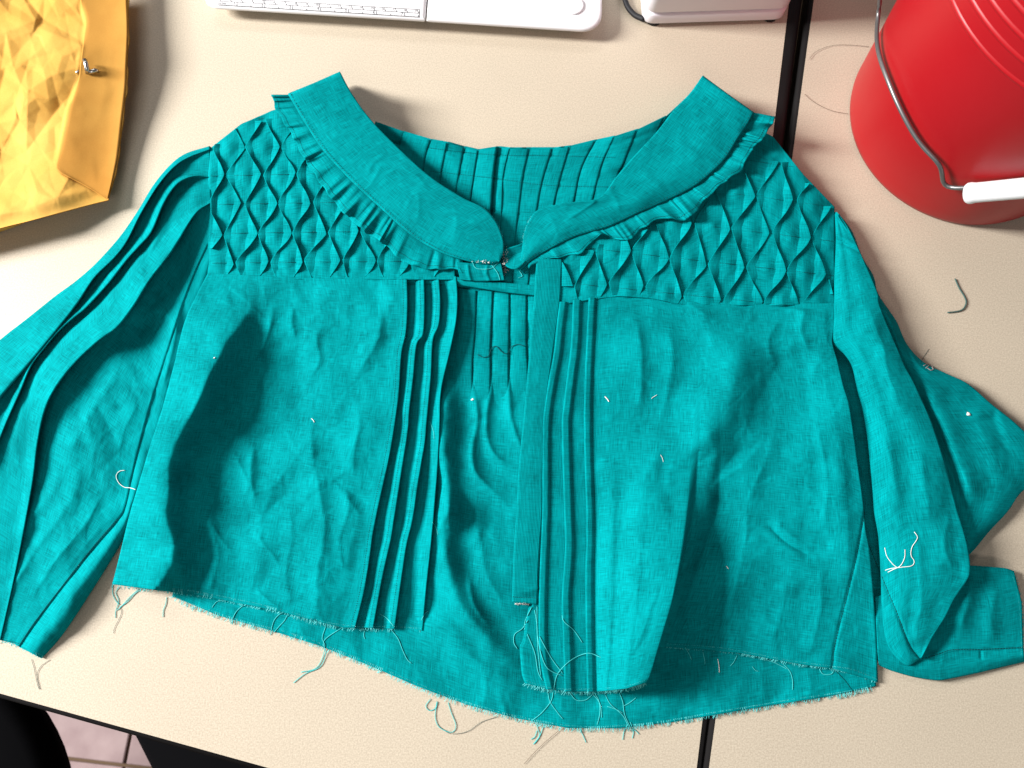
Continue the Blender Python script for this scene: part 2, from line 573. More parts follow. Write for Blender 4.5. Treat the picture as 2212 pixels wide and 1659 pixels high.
def sh2(c, du=0, dv=0, dz=0):
    """Offset that grows from nothing at the sewn start of the curve."""
    n = len(c)
    fd = lambda i: max(0.12, min(1.0, (n - 1 - i) / (0.34 * n)))
    return [(p[0] + du * min(1, i / 3) * fd(i), p[1] + dv * min(1, i / 3) * fd(i), p[2] + dz * min(1, (i + .4) / 3) * fd(i)) for i, p in enumerate(c)]


def sh(c, du=0, dv=0, dz=0, z=None):
    return [(p[0] + du, p[1] + dv, (p[2] + dz if z is None else z)) for p in c]


def fields(strokes, seed, amp=1.0, cr=0.0):
    def f(u, v):
        z = crinkle(u, v, seed, amp * .7)
        if cr: z = z + cr * (tri_facet(u, v, seed, 78, 2.7, 1.6) + tri_facet(u, v, seed + 1, 34, .75, 1.2) + .8 * fbm(u / 48, v / 210, seed + 3, 2))
        for s in strokes:
            if cr and 0 < s[1] < 8.5: s = (s[0], s[1] * .6, s[2], s[3], 1.1) + tuple(s[5:])
            z = z + stroke(u, v, *s)
        return z
    return f


def ray_z(objs):
    """Height of the cloth under plan points, from a vertical drop on the given meshes."""
    from mathutils.bvhtree import BVHTree
    V, F = [], []
    for o in objs:
        k = len(V); V += [v.co.copy() for v in o.data.vertices]; F += [[i + k for i in p.vertices] for p in o.data.polygons]
    return BVHTree.FromPolygons(V, F)


cam_loc = Vector((0, 0, CAM_H))


def on_cloth(tree, u, v, lift=0.0006):
    """The cloth point met along the line of sight through (u, v), lifted by lift."""
    d = (PV(u, v, 0) - cam_loc).normalized()
    h = tree.ray_cast(cam_loc, d)
    p = h[0] if h[0] is not None else PV(u, v, 0.0)
    p = p - d * lift
    if p.z < 0.0005: p.z = 0.0005
    return np.array(p)




# ---- back panel (its inside shows through the opening and under the front hems)
hem_b = [(372, 1288), (395, 1303), (520, 1345), (640, 1377), (780, 1430), (920, 1490), (1050, 1535), (1180, 1565), (1270, 1575), (1400, 1567), (1550, 1543), (1700, 1518), (1850, 1495), (1893, 1482)]
hb = cat(hem_b, 15)
bt = [(560 + i * (1760 - 560) / 14, 596 + 10 * math.sin(i / 14 * 3.1)) for i in range(15)]
cur = []
for i in range(15):
    a, b = np.array(bt[i]), hb[i]
    cur.append([(a[0], a[1], 3), *( (a[0] + (b[0] - a[0]) * t, a[1] + (b[1] - a[1]) * t, 3) for t in (.33, .66)), (b[0], b[1], 2)])
back_str = [
    # stitched tucks
    ([(1031, 630), (1027, 720), (1022, 786), (1020, 850)], 0.3, 24, 3, 1.5, (0, .12)),
    ([(1066, 630), (1061, 753), (1061, 850)], 0.3, 24, 3, 1.5, (0, .12)),
    ([(1102, 630), (1101, 753), (1099, 850)], 0.3, 24, 3, 1.5, (0, .12)),
    ([(1139, 630), (1139, 740), (1143, 800)], 0.3, 24, 3, 1.5, (0, .12)),
    # released folds
    ([(1020, 790), (1022, 840), (1030, 900), (1020, 960), (1022, 1010), (1045, 1042), (1090, 1085), (1130, 1130)], 8, 11, 12, 1.6, (.28, .5)),
    ([(1061, 790), (1060, 840), (1050, 900), (1052, 950), (1075, 990), (1120, 1010)], 6, 9, 9, 1.6, (.35, .2)),
    ([(1100, 790), (1099, 845), (1103, 900), (1118, 950), (1135, 990)], 6, 10, 9, 1.6, (.35, .2)),
    ([(990, 800), (962, 860), (958, 940), (965, 1020), (968, 1106)], 11, 20, 24, 1.8, (.3, .0)),
    ([(968, 1090), (960, 1180), (975, 1260), (1010, 1330), (1070, 1395), (1120, 1440), (1170, 1500)], 11, 26, 28, 1.8, (.0, .5)),
    ([(1040, 1060), (1036, 1150), (1050, 1230), (1090, 1310), (1115, 1370)], 5, 18, 22, 1.8, (.3, .4)),
    ([(1010, 1225), (1022, 1300), (1060, 1360)], 4, 8, 10, 1.6, (.3, .3)),
    ([(920, 1300), (990, 1390), (1090, 1470), (1200, 1520)], 10, 40, 34, 1.8, (.2, .5)),
    ([(1045, 1440), (1050, 1490), (1040, 1530)], 2.0, 6, 10, 1.6, (.3, .2)),
    ([(1075, 1480), (1088, 1530), (1100, 1550)], 1.6, 6, 10, 1.6, (.3, .2)),
    ([(640, 1340), (660, 1380), (690, 1395)], 2.0, 10, 14, 1.6, (.3, .2)),
    ([(1640, 1440), (1648, 1480), (1650, 1520)], 2.0, 9, 12, 1.6, (.3, .2)),
    ([(1530, 1420), (1520, 1480), (1532, 1535)], 2.5, 10, 14, 1.6, (.3, .2)),
    ([(1740, 1440), (1750, 1480), (1745, 1508)], 2.0, 9, 12, 1.6, (.3, .2)),
]
back = loft('back_panel', cur, [26] * 14, 300, TEAL, BL, fields(back_str, 3, 0.6, 0.8))

# ---- back yoke with its pressed tucks, inside the neck opening
yl = [[(811, 262), (800, 330), (790, 470), (790, 600)], [(870, 283), (860, 330), (850, 470), (850, 606)],
      [(931, 300), (917, 350), (905, 470), (900, 612)], [(967, 306), (957, 353), (954, 377), (945, 470), (940, 615)],
      [(1004, 316), (987, 400), (975, 500), (972, 618)], [(1033, 322), (1024, 383), (1017, 430), (1008, 520), (1003, 620)],
      [(1074, 316), (1067, 367), (1061, 443), (1055, 530), (1050, 624)], [(1101, 318), (1087, 377), (1084, 450), (1078, 540), (1073, 628)],
      [(1144, 318), (1131, 377), (1124, 433), (1114, 510), (1106, 632)], [(1194, 318), (1174, 383), (1161, 447), (1150, 530), (1140, 636)],
      [(1231, 314), (1211, 383), (1197, 443), (1185, 530), (1176, 638)], [(1287, 301), (1257, 360), (1241, 433), (1225, 530), (1215, 640)],
      [(1327, 293), (1301, 353), (1281, 430), (1262, 530), (1250, 640)], [(1377, 278), (1347, 353), (1334, 383), (1310, 500), (1300, 640)],
      [(1437, 250), (1414, 303), (1385, 400), (1360, 500), (1350, 640)], [(1478, 214), (1450, 300), (1430, 400), (1420, 500), (1410, 640)]]
cur, cnt = [], []
for i, c in enumerate(yl):
    top = 15 if 3 < i < 12 else 22
    cz = zc(c, [top, 12, 9, 7])
    if 0 < i < len(yl) - 1:
        hh = 3.0 if i == 6 else 0.4
        cur += [sh(cz, 0, 0, hh), sh(cz, 0.6 if i != 6 else -1.5, 0, 0.35 if i != 6 else -3), sh(cz, 3 if i != 6 else 8, 0, 0)]
        cnt += [8, 1, 2] if i > 0 else []
    else:
        cur.append(cz); cnt.append(8)
cnt = []
for k in range(len(cur) - 1):
    cnt.append(9 if (k % 3 == 0) else 2)
loft('back_yoke', cur, cnt, 130, TEAL, BL, fields([
    ([(800, 300), (900, 318), (1060, 335), (1220, 335), (1400, 290)], -1.2, 3, 3, 1.6, (0, 0)),
    ([(930, 366), (1060, 385), (1180, 390), (1330, 412)], -1.2, 3, 3, 1.6, (0, 0)),
    ([(1000, 455), (1100, 460), (1250, 480)], -1.2, 3, 3, 1.6, (0, 0)),
    ([(1090, 303), (1115, 300), (1140, 306)], 6, 18, 12, 1.6, (.2, .2)), ([(1195, 312), (1205, 305), (1220, 310)], 4, 14, 10, 1.6, (.2, .2))], 8, 0.8))
def strips(name, par, lines, bulge, fade=None, M=60):
    """Pressed pleats: one rounded strip between each pair of fold lines, its right edge tucked over the next."""
    tr = ray_z([par])
    zof = lambda c: np.array([on_cloth(tr, q[0], q[1], 0.0)[2] * 1000 for q in c])
    for a, b in zip(lines[:-1], lines[1:]):
        ca, cb = cat(a, M), cat(b, M)
        za, zb = zof(ca * .9 + cb * .1), zof(ca * .1 + cb * .9)
        zm = zof((ca + cb) / 2)
        k_ = np.ones(M) if fade is None else 1 - sstep((ca[:, 1] - fade[0]) / (fade[1] - fade[0]))
        st = []
        for f, dz in ((.02, .2), (.06, .35 * bulge), (.3, .8 * bulge), (.6, bulge), (.85, .95 * bulge), (.955, .8 * bulge), (.965, .4 * bulge), (.94, 0)):
            q = ca[:, :2] * (1 - f) + cb[:, :2] * f
            z = np.where(f < .5, za * (1 - 2 * f) + zm * 2 * f, zm * (2 - 2 * f) + zb * (2 * f - 1)) + (dz + .7) * k_ - .5 * (1 - k_) + .2 * k_ * vnoise(q[:, 1] / 22, q[:, 0] * 0 + a[0][0], 6)
            st.append(np.c_[q, z])
        G = np.stack(st, 1)
        V = P(G[..., 0], G[..., 1], G[..., 2] / 1000)
        du = np.r_[0, np.cumsum(np.linalg.norm(np.diff(V, axis=1), axis=2).mean(0))]; dv = np.r_[0, np.cumsum(np.linalg.norm(np.diff(V, axis=0), axis=2).mean(1))]
        UV = np.stack(np.meshgrid(du + a[0][0] * .01, dv), -1)
        mesh_obj(name, V.reshape(-1, 3), grid_faces(M, len(st)), TEAL, par, True, UV.reshape(-1, 2))


T_ = [[(985, 622), (985, 720), (984, 800), (985, 905)], [(1031, 628), (1027, 720), (1022, 786), (1022, 905)], [(1066, 628), (1061, 740), (1061, 800), (1058, 905)], [(1102, 628), (1101, 740), (1100, 800), (1100, 905)],
      [(1139, 628), (1139, 740), (1142, 800), (1148, 900)], [(1175, 628), (1175, 740), (1178, 800), (1184, 900)]]
strips('pleat', back, T_, 1.9, (770, 895))
by_ = [o for o in COL.objects if o.name.startswith('back_yoke')][0]
for grp in (yl[1:7], yl[6:15]):
    strips('tuck', by_, [[(p[0] + (9 if (k == 0 and grp is not None and c is yl[6]) else 0), p[1] + 3) for p in c] for k, c in enumerate(grp)], 0.8)
# lower band of the back yoke
loft('yoke_seam_band', [C([(985, 598), (1040, 606), (1100, 612), (1175, 618)], 12), C([(985, 606), (1040, 615), (1100, 624), (1175, 630)], 12.5),
                        C([(988, 614), (1040, 623), (1100, 632), (1175, 640)], 10.5), C([(990, 612), (1040, 621), (1100, 630), (1175, 638)], 5)], [5, 5, 2], 60, TEAL, BL, fields([], 12, 0.5))

# ---- left front panel (with three tucks along the opening)
E1 = [(879, 603), (880, 660), (877, 716), (867, 766), (861, 853), (850, 933), (838, 1000), (820, 1080), (806, 1149), (799, 1199), (787, 1273), (767, 1356)]
E2 = [(916, 604), (917, 660), (914, 720), (900, 745), (892, 820), (884, 886), (881, 930), (867, 1020), (852, 1116), (844, 1166), (826, 1246), (806, 1356)]
E3 = [(948, 603), (951, 650), (948, 700), (935, 735), (931, 806), (927, 853), (921, 916), (917, 960), (904, 1036), (891, 1123), (877, 1183), (861, 1293), (852, 1358)]
EF = [(985, 597), (988, 640), (985, 693), (970, 766), (957, 820), (951, 860), (949, 930), (944, 1020), (937, 1106), (931, 1173), (922, 1256), (912, 1362)]
side_l = [(450, 590), (424, 640), (398, 700), (376, 790), (352, 880), (326, 960), (302, 1040), (281, 1110), (259, 1200), (243, 1262)]


def wave(c, seed, amp):
    n = np.random.default_rng(seed)
    ph = n.random() * 6
    return [(p[0], p[1], p[2] + amp * math.sin(i * 1.9 + ph)) for i, p in enumerate(c)]


pz = [13, 16, 18, 17, 16, 16, 15, 14, 13, 12, 11, 8]
e1, e2, e3, ef = (wave(zc(c, pz), 3 + k, 1.2) for k, c in enumerate((E1, E2, E3, EF)))
sl = zc(side_l, [13, 15, 18, 20, 20, 18, 15, 12, 9, 5])
curves = [sh(sl, 9, 0, z=2), sh(sl, 0, 0, -4), sl,
          zc([(560, 596), (555, 700), (530, 850), (490, 1000), (455, 1150), (440, 1288)], [13, 10, 6, 6, 6, 4]),
          zc([(700, 602), (715, 700), (690, 850), (660, 1000), (640, 1150), (600, 1320)], [13, 12, 10, 9, 8, 5]),
          sh(e1, -26, 0, -2), sh(e1, -11, 0, -1.0), e1, sh(e1, -1, 0, -1.5), sh(e1, -6, 0, -7.5),
          sh(e2, -20, 0, -6.0), sh(e2, -10, 0, -1.5), e2, sh(e2, -1, 0, -1.5), sh(e2, -6, 0, -7.5),
          sh(e3, -18, 0, -6.0), sh(e3, -9, 0, -1.5), e3, sh(e3, -1, 0, -1.5), sh(e3, -6, 0, -7.5),
          sh(ef, -22, 0, -6.0), sh(ef, -9, 0, -2.5), ef]
counts = [2, 2, 44, 54, 44, 6, 6, 1, 3, 6, 5, 5, 1, 3, 6, 5, 5, 1, 3, 6, 5, 5]
ease = [''] * len(counts)
lf_str = [
    ([(585, 625), (530, 680), (470, 780), (420, 870), (383, 950), (362, 1010), (362, 1106), (376, 1183), (364, 1223), (343, 1262)], 24, 85, 34, 1.7, (.25, .0)),
    ([(470, 780), (430, 860), (395, 940)], 5, 14, 22, 1.5, (.3, .3)),
    ([(590, 640), (583, 700), (560, 760), (530, 800)], 6, 14, 12, 1.5, (.4, .3)),
    ([(690, 840), (676, 920), (676, 1000), (690, 1090), (699, 1160), (690, 1240), (678, 1330)], 8, 60, 26, 1.5, (.3, .0)),
    ([(555, 940), (540, 1000), (545, 1060), (560, 1110)], 5, 14, 18, 1.5, (.3, .3)),
    ([(497, 963), (520, 1010), (535, 1050), (520, 1080)], 3.5, 7, 9, 1.4, (.3, .3)),
    ([(545, 1130), (565, 1170), (590, 1200), (612, 1240)], 3, 9, 9, 1.4, (.3, .3)),
    ([(825, 640), (815, 720), (780, 790), (755, 845)], 6, 26, 16, 1.6, (.3, .3)),
    ([(770, 860), (775, 920), (760, 990), (770, 1050)], 5, 20, 14, 1.6, (.3, .3)),
    ([(742, 1030), (752, 1090), (735, 1160), (745, 1240)], 5, 22, 14, 1.6, (.3, .2)),
    ([(640, 650), (628, 690), (640, 740)], 3, 12, 10, 1.5, (.3, .3)),
    ([(700, 690), (685, 730), (690, 780), (660, 830)], 4, 16, 12, 1.5, (.3, .3)),
    ([(470, 1060), (455, 1130), (470, 1200), (455, 1270)], 6, 20, 18, 1.6, (.3, .0)),
    ([(450, 1120), (480, 1170), (510, 1200)], 2.4, 6, 8, 1.4, (.3, .3)),
    ([(300, 1080), (330, 1140), (360, 1180)], 2.5, 7, 8, 1.4, (.3, .3)),
    ([(550, 1270), (575, 1295), (600, 1312)], 5, 9, 9, 1.5, (.3, .0)),
    ([(618, 1080), (630, 1160), (620, 1240), (630, 1310)], 3, 18, 12, 1.5, (.3, .1)),
]
_lf = fields(lf_str, 15, 0.6, 1.0)


def lf_field(u, v):
    # the tucked strip by the opening stays pressed
    ed = np.interp(v, [p[1] for p in E1], [p[0] for p in E1]) - 14
    return _lf(u, v) * (0.25 + 0.75 * sstep((ed - u) / 40 + 0.2)) * sstep((v - 588) / 40)


left_front = loft('front_panel', curves, counts, 330, TEAL, BL, lf_field, label='front panel with the edges of three tucks standing proud')

# ---- right front panel
A_ = [(1209, 652), (1203, 700), (1196, 766), (1184, 830), (1175, 890), (1172, 946), (1171, 1106), (1166, 1239), (1164, 1339), (1167, 1422), (1180, 1489)]
B_ = [(1238, 648), (1234, 740), (1226, 806), (1217, 880), (1214, 930), (1219, 1106), (1221, 1189), (1214, 1293), (1217, 1389), (1220, 1494)]
C_ = [(1272, 643), (1267, 740), (1264, 806), (1262, 890), (1263, 986), (1267, 1106), (1267, 1173), (1265, 1239), (1266, 1373), (1269, 1494)]
raw = [(1200, 652), (1185, 800), (1172, 900), (1160, 1106), (1152, 1290), (1142, 1313), (1137, 1339), (1129, 1383), (1123, 1396), (1124, 1423), (1127, 1456), (1134, 1476)]
rz = [12, 12, 11, 10, 10, 10, 10, 9]
a_, b_, c_ = zc(A_, rz), zc(B_, rz), zc(C_, rz)
mid1 = zc([(1345, 634), (1345, 800), (1335, 950), (1330, 1100), (1326, 1250), (1320, 1380), (1312, 1492)], [12, 12, 12, 16, 22, 24, 22])
mid2 = zc([(1400, 639), (1410, 800), (1405, 950), (1398, 1100), (1385, 1250), (1368, 1380), (1355, 1487)], [12, 12, 15, 27, 41, 44, 39])
crest = zc([(1470, 652), (1505, 800), (1500, 900), (1492, 1000), (1484, 1100), (1473, 1190), (1462, 1250), (1450, 1306), (1425, 1389), (1405, 1456), (1396, 1474)], [12, 12, 13, 17, 30, 43, 48, 50, 50, 45, 42])
und1 = zc([(1480, 652), (1518, 800), (1514, 900), (1506, 1000), (1496, 1100), (1477, 1190), (1458, 1250), (1440, 1306), (1420, 1360), (1412, 1385), (1408, 1396)], [12, 12, 12.7, 15, 22, 26, 26, 24, 20, 16, 12])
und2 = zc([(1520, 653), (1555, 800), (1555, 900), (1555, 1000), (1548, 1100), (1522, 1180), (1500, 1250), (1478, 1306), (1452, 1360), (1443, 1385), (1438, 1397)], [12, 12, 11.5, 11, 8, 5, 4, 4, 4, 4, 3.5])
g3 = zc([(1600, 655), (1620, 800), (1640, 950), (1640, 1100), (1625, 1250), (1600, 1411)], [12, 12, 12, 10, 8, 5])
g4 = zc([(1700, 655), (1730, 800), (1750, 950), (1755, 1100), (1750, 1250), (1735, 1436)], [12, 14, 16, 14, 11, 6])
side_r = [(1802, 655), (1799, 713), (1797, 740), (1808, 780), (1821, 833), (1833, 873), (1843, 936), (1851, 996), (1862, 1073), (1868, 1139), (1878, 1193), (1888, 1306), (1893, 1389), (1896, 1474)]
sr = zc(side_r, [13, 16, 22, 24, 22, 18, 13, 6])
seam_g = zc([(1780, 655), (1790, 800), (1815, 950), (1830, 1106), (1828, 1293), (1800, 1444)], [13, 20, 24, 22, 14, 7])
curves = [zc(raw, rz), sh(a_, 9, 0, -2), sh(a_, 0, 0, 1.5), sh(a_, 1, 0, 3.0), sh(a_, 12, 0, 2.5), sh(a_, 18, 0, 0), sh(b_, 8, 0, -1.5), sh(b_, 0, 0, 1.5), sh(b_, 1, 0, 3.5), sh(b_, 14, 0, 2.8), sh(b_, 20, 0, 0),
          sh(c_, 8, 0, -1.5), sh(c_, 0, 0, 1.5), sh(c_, 1, 0, 3.5), sh(c_, 12, 0, 2.6), sh(c_, 18, 0, 0), mid1, mid2, crest, und1, und2, g3, g4, seam_g, sr, sh(sr, -8, 0, z=2)]
counts = [6, 2, 1, 4, 3, 6, 2, 1, 5, 3, 5, 2, 1, 4, 3, 20, 20, 24, 6, 14, 34, 36, 24, 18, 3]
ease = ['', '', '', '', '', '', '', '', '', '', '', '', '', '', '', 's', 's', 'o', '', 'i', 's', 's', 's', 'o', '']
rf_str = [
    ([(1575, 690), (1592, 780), (1575, 870), (1525, 960), (1485, 1040)], 13, 60, 60, 1.8, (.3, .3)),
    ([(1372, 670), (1386, 760), (1386, 830), (1372, 900)], 7, 40, 16, 1.7, (.3, .3)),
    ([(1440, 690), (1452, 780), (1440, 860), (1420, 930)], 5, 22, 16, 1.7, (.3, .3)),
    ([(1740, 662), (1733, 715), (1755, 775)], 8, 22, 24, 1.6, (.1, .4)),
    ([(1690, 680), (1660, 740), (1680, 800)], 4, 20, 16, 1.6, (.3, .3)),
    ([(1760, 860), (1775, 950), (1785, 1060), (1780, 1160)], 7, 40, 30, 1.7, (.3, .3)),
    ([(1680, 880), (1660, 980), (1620, 1060), (1600, 1130)], 7, 50, 40, 1.7, (.3, .3)),
    ([(1610, 1070), (1612, 1150), (1590, 1260), (1560, 1360)], 7, 18, 50, 1.6, (.2, .2)),
    ([(1655, 1130), (1700, 1172), (1765, 1208)], -2.6, 6, 6, 1.4, (.2, .3)),
    ([(1668, 1118), (1712, 1160), (1775, 1194)], 2.5, 12, 12, 1.5, (.2, .3)),
    ([(1700, 1230), (1690, 1320), (1660, 1400)], 4, 40, 26, 1.7, (.3, .1)),
    ([(1780, 1200), (1770, 1320), (1750, 1420)], 4, 30, 20, 1.7, (.3, .1)),
    ([(1480, 640), (1500, 665), (1540, 690)], 3, 10, 12, 1.5, (.2, .3)),
    ([(1868, 1100), (1851, 1199), (1828, 1293), (1804, 1389), (1798, 1443)], -1.6, 2.5, 2.5, 1.6, (0, 0)),
    ([(1395, 1010), (1440, 1020), (1478, 1008)], 1.0, 4, 4, 1.5, (.3, .3)),
    ([(1390, 1040), (1430, 1047), (1470, 1036)], 1.0, 4, 4, 1.5, (.3, .3)),
]
_rf = fields(rf_str, 31, 0.45, 0.8)


def rf_field(u, v):
    ed = np.interp(v, [p[1] for p in C_], [p[0] for p in C_]) + 10
    hid = 1 - 0.8 * sstep((u - np.interp(v, [900, 1000, 1200, 1400], [1600, 1500, 1470, 1420]) + 40) / 30) * sstep((np.interp(v, [900, 1000, 1200, 1400], [1600, 1545, 1520, 1450]) - u) / 30) * sstep((v - 950) / 100)
    return _rf(u, v) * (0.2 + 0.8 * sstep((u - ed) / 50)) * sstep((v - 630) / 45) * hid


right_front = loft('front_panel', curves, counts, 340, TEAL, BL, rf_field, ease=ease, label='front panel with a tall fold rising at its hem')

# side seam stitched on the right front panel, sleeve seams etc. are thin sewn lines
# ---- placket
pl_l = zc([(1160, 560), (1157, 600), (1154, 653), (1145, 753), (1134, 886), (1122, 1003), (1117, 1106), (1114, 1140), (1110, 1206), (1107, 1300)], [16.5, 15.5, 14, 12.5, 12.5, 13, 12.8, 12.5])
pl_r = zc([(1214, 560), (1212, 600), (1209, 653), (1197, 740), (1180, 860), (1174, 936), (1172, 1020), (1171, 1106), (1164, 1206), (1160, 1305)], [16, 15, 13, 12, 12, 12.5, 12, 11.5])
pl_m = [((a[0] + b[0]) / 2, (a[1] + b[1]) / 2, (a[2] + b[2]) / 2 + .5) for a, b in zip(pl_l, pl_r)]
placket = loft('placket', [sh(pl_l, 3, 0, -3.5), sh(pl_l, 0, 0, -1.6), pl_l, pl_m, pl_r, sh(pl_r, 0, 0, -2)], [2, 2, 9, 9, 2], 220, TEAL_RIB, BL,
               fields([([(1100, 1270), (1130, 1278), (1165, 1270)], 1.6, 5, 5, 1.5, (0, 0)), ([(1100, 1287), (1130, 1291), (1165, 1288)], -1.5, 3, 3, 1.5, (0, 0))], 40, 0.35), thick=0.0008)

# ---- yokes with honeycomb tucks
def fit_nodes(data):
    """data: {(row, pair index): (u, v)}; smooth model of the stitch nodes."""
    K = list(data); A = np.array([[1, i, r, i * r, r * r] for r, i in K], float)
    X = np.array([data[k] for k in K], float)
    cf = np.linalg.lstsq(A, X, rcond=None)[0]
    return lambda r, i: np.array([1, i, r, i * r, r * r], float) @ cf


def yoke(vend, name, nodes, imin, imax, rmin, rmax, par, curves, counts, M, zbase, seed, clip, label, stroke_list=()):
    model = fit_nodes(nodes)
    node = lambda r, i: np.array(nodes[(r, i)], float) * 0.85 + model(r, i) * 0.15 if (r, i) in nodes else model(r, i)

    def puff(u, v):
        z = crinkle(u, v, seed, 0.45)
        # soft pillows in the cells between stitches
        for r in range(rmin, rmax + 1):
            for i in range(imin, imax + 1):
                if (i + r) % 2 == par:
                    c = (node(r, i) + node(r, i + 1) * 0 + 0)
                    z = z - 1.6 * np.exp(-(((u - c[0]) / 14) ** 2 + ((v - c[1]) / 9) ** 2))
                else:
                    c = model(r, i)
                    z = z + 2.2 * np.exp(-(((u - c[0]) / 15) ** 2 + ((v - c[1]) / 22) ** 2))
        for s in stroke_list: z = z + stroke(u, v, *s)
        return z

    base = loft(name, curves, counts, M, TEAL, BL, puff, label=label)
    # every tuck is a standing fold that is caught to its neighbours turn by turn
    rs = list(range(rmin, rmax + 1))
    for t in range(imin, imax + 2):
        base_pts, top_pts, open_ = [], [], []
        for r in rs:
            if (t + r) % 2 == par: n = node(r, t); s = -1          # paired with the next tuck: leans right
            else: n = node(r, t - 1); s = 1                       # leans left
            m = (model(r, t) + model(r, t - 1)) / 2
            base_pts.append((m[0], n[1]))
            jr = np.random.default_rng(t * 31 + r * 7 + seed)
            top_pts.append((n[0] + s * 1.8 + jr.normal() * 1.4, n[1] + jr.normal() * 1.6))
        n_s = 18
        U, Vv, Bu, Op = [], [], [], []
        for k in range(len(rs) - 1):
            for q in range(n_s):
                f = q / n_s; e = (1 - math.cos(math.pi * f)) / 2; e = 0.45 * e + 0.55 * f
                U.append(top_pts[k][0] * (1 - e) + top_pts[k + 1][0] * e)
                Vv.append(top_pts[k][1] * (1 - f) + top_pts[k + 1][1] * f)
                Bu.append(base_pts[k][0] * (1 - f) + base_pts[k + 1][0] * f)
                Op.append(math.sin(math.pi * f))
        U.append(top_pts[-1][0]); Vv.append(top_pts[-1][1]); Bu.append(base_pts[-1][0]); Op.append(0)
        U, Vv, Bu, Op = map(np.array, (U, Vv, Bu, Op))
        Vv = Vv + 1.2 * np.sin(np.arange(len(Vv)) * .37 + t)
        keep = clip(Bu, U, Vv)
        if keep.sum() < 6: continue
        U, Vv, Bu, Op = (x[keep] for x in (U, Vv, Bu, Op))
        zb = zbase(Bu, Vv)
        wig = 1 + 0.18 * vnoise(Vv / 17, np.full_like(Vv, t * 3.3), seed)
        h = (2.1 + 2.3 * Op) * wig * (0.85 + 0.3 * math.sin(t * 2.3 + seed)) * (1 - 0.8 * sstep((Vv - (vend(Bu) - 20)) / 18))
        lean = U - Bu
        aL = (1 + np.clip(lean / 14, -1, 1)) / 2; aR = 1 - aL
        prof = []

        def pt(x, fz): prof.append(P(x, Vv, (zb + h * fz) / 1000))
        # picture-left face: a long soft skirt where the tuck leans right, an undercut where it leans left
        pt((Bu - 10) * aL + (Bu - .8) * aR, -.25)
        pt((Bu - 3) * aL + (Bu + .30 * lean) * aR, .22 * aL + .10 * aR)
        pt((Bu + .35 * lean) * aL + (Bu + .62 * lean) * aR, .62 * aL + .38 * aR)
        pt((Bu + .80 * lean - .4) * aL + (Bu + .93 * lean) * aR, .95 * aL + .74 * aR)
        pt(U - .5, 1.0); pt(U + .5, 1.0)
        pt((Bu + .80 * lean + .4) * aR + (Bu + .93 * lean) * aL, .95 * aR + .74 * aL)
        pt((Bu + .35 * lean) * aR + (Bu + .62 * lean) * aL, .62 * aR + .38 * aL)
        pt((Bu + 3) * aR + (Bu + .30 * lean) * aL, .22 * aR + .10 * aL)
        pt((Bu + 10) * aR + (Bu + .8) * aL, -.25)
        V = np.stack(prof, 1)
        du = np.r_[0, np.cumsum(np.linalg.norm(np.diff(V, axis=1), axis=2).mean(0))]
        dv = np.r_[0, np.cumsum(np.linalg.norm(np.diff(V, axis=0), axis=2).mean(1))]
        UV = np.stack(np.meshgrid(du + t, dv + t), -1).reshape(-1, 2)
        mesh_obj('tuck', V.reshape(-1, 3), grid_faces(*V.shape[:2]), TEAL, base, True, UV)
    # rows of stitching
    for r in rs:
        pts = [model(r, i) for i in np.arange(imin - 1, imax + 1.01, 0.25)]
        dash = []
        for k in range(len(pts) - 1):
            for q in np.arange(0, 1, 0.34):
                a = pts[k] * (1 - q) + pts[k + 1] * q; b = pts[k] * (1 - q - .2) + pts[k + 1] * (q + .2)
                if clip(np.array([a[0]]), np.array([a[0]]), np.array([a[1]]))[0]:
                    za = float(zbase(np.array([a[0]]), np.array([a[1]]))[0]) + float(puff(np.array([a[0]]), np.array([a[1]]))[0]) + 0.45
                    dash.append(np.stack([P(a[0], a[1], za / 1000), P(b[0], b[1], za / 1000)]))
        if dash:
            tubes('stitching', dash, 0.00022, THREAD_DARK, base, 4, kind='stuff')
    return base


zl = {}
def zn(x, y): return (403.2 + x * .3125, 288 + y * .3125)
nl = {(1, 2): zn(400, 97), (1, 4): zn(645, 97), (2, 1): zn(266, 278), (2, 3): zn(530, 288), (2, 5): zn(757, 275), (3, 2): zn(388, 490), (3, 4): zn(630, 487), (3, 6): zn(862, 480),
      (4, 1): zn(248, 708), (4, 3): zn(490, 692), (4, 5): zn(722, 685), (4, 7): zn(968, 680), (4, 9): zn(1190, 675), (5, 2): zn(335, 900), (5, 4): zn(572, 885), (5, 6): zn(808, 880), (5, 8): zn(1067, 880), (5, 10): zn(1315, 885), (5, 12): zn(1540, 900),
      (0, 3): (572, 256)}
top_l = lambda u: np.interp(u, [450, 500, 545, 590, 640, 680, 710, 750, 810, 880, 945, 1000], [320, 277, 258, 238, 222, 215, 245, 300, 362, 424, 472, 502])
col_l = lambda v: np.interp(v, [215, 300, 390, 455, 510, 545, 575, 600], [650, 690, 760, 830, 890, 950, 1030, 1030])    # hidden under the collar beyond this
zbl = lambda u, v: np.interp(v, [215, 300, 450, 590], [24, 18, 14, 12]) + 0 * u
clip_l = lambda b, u, v: (v > np.maximum(top_l(b), top_l(u)) + 3) & (v < 600 + 0 * v) & (u > 454) & (b > 456) & (np.minimum(u, b) < col_l(v) - 8)
cl_ = []
for i in range(9):
    x0 = 455 + i * 66.0
    tv = float(top_l(x0)); 
    cl_.append([(x0, tv, float(zbl(x0, tv))), (x0, tv + (600 - tv) * .35, float(zbl(x0, tv + (600 - tv) * .35))), (x0, tv + (600 - tv) * .7, float(zbl(x0, tv + (600 - tv) * .7))), (x0, 604, 12)])
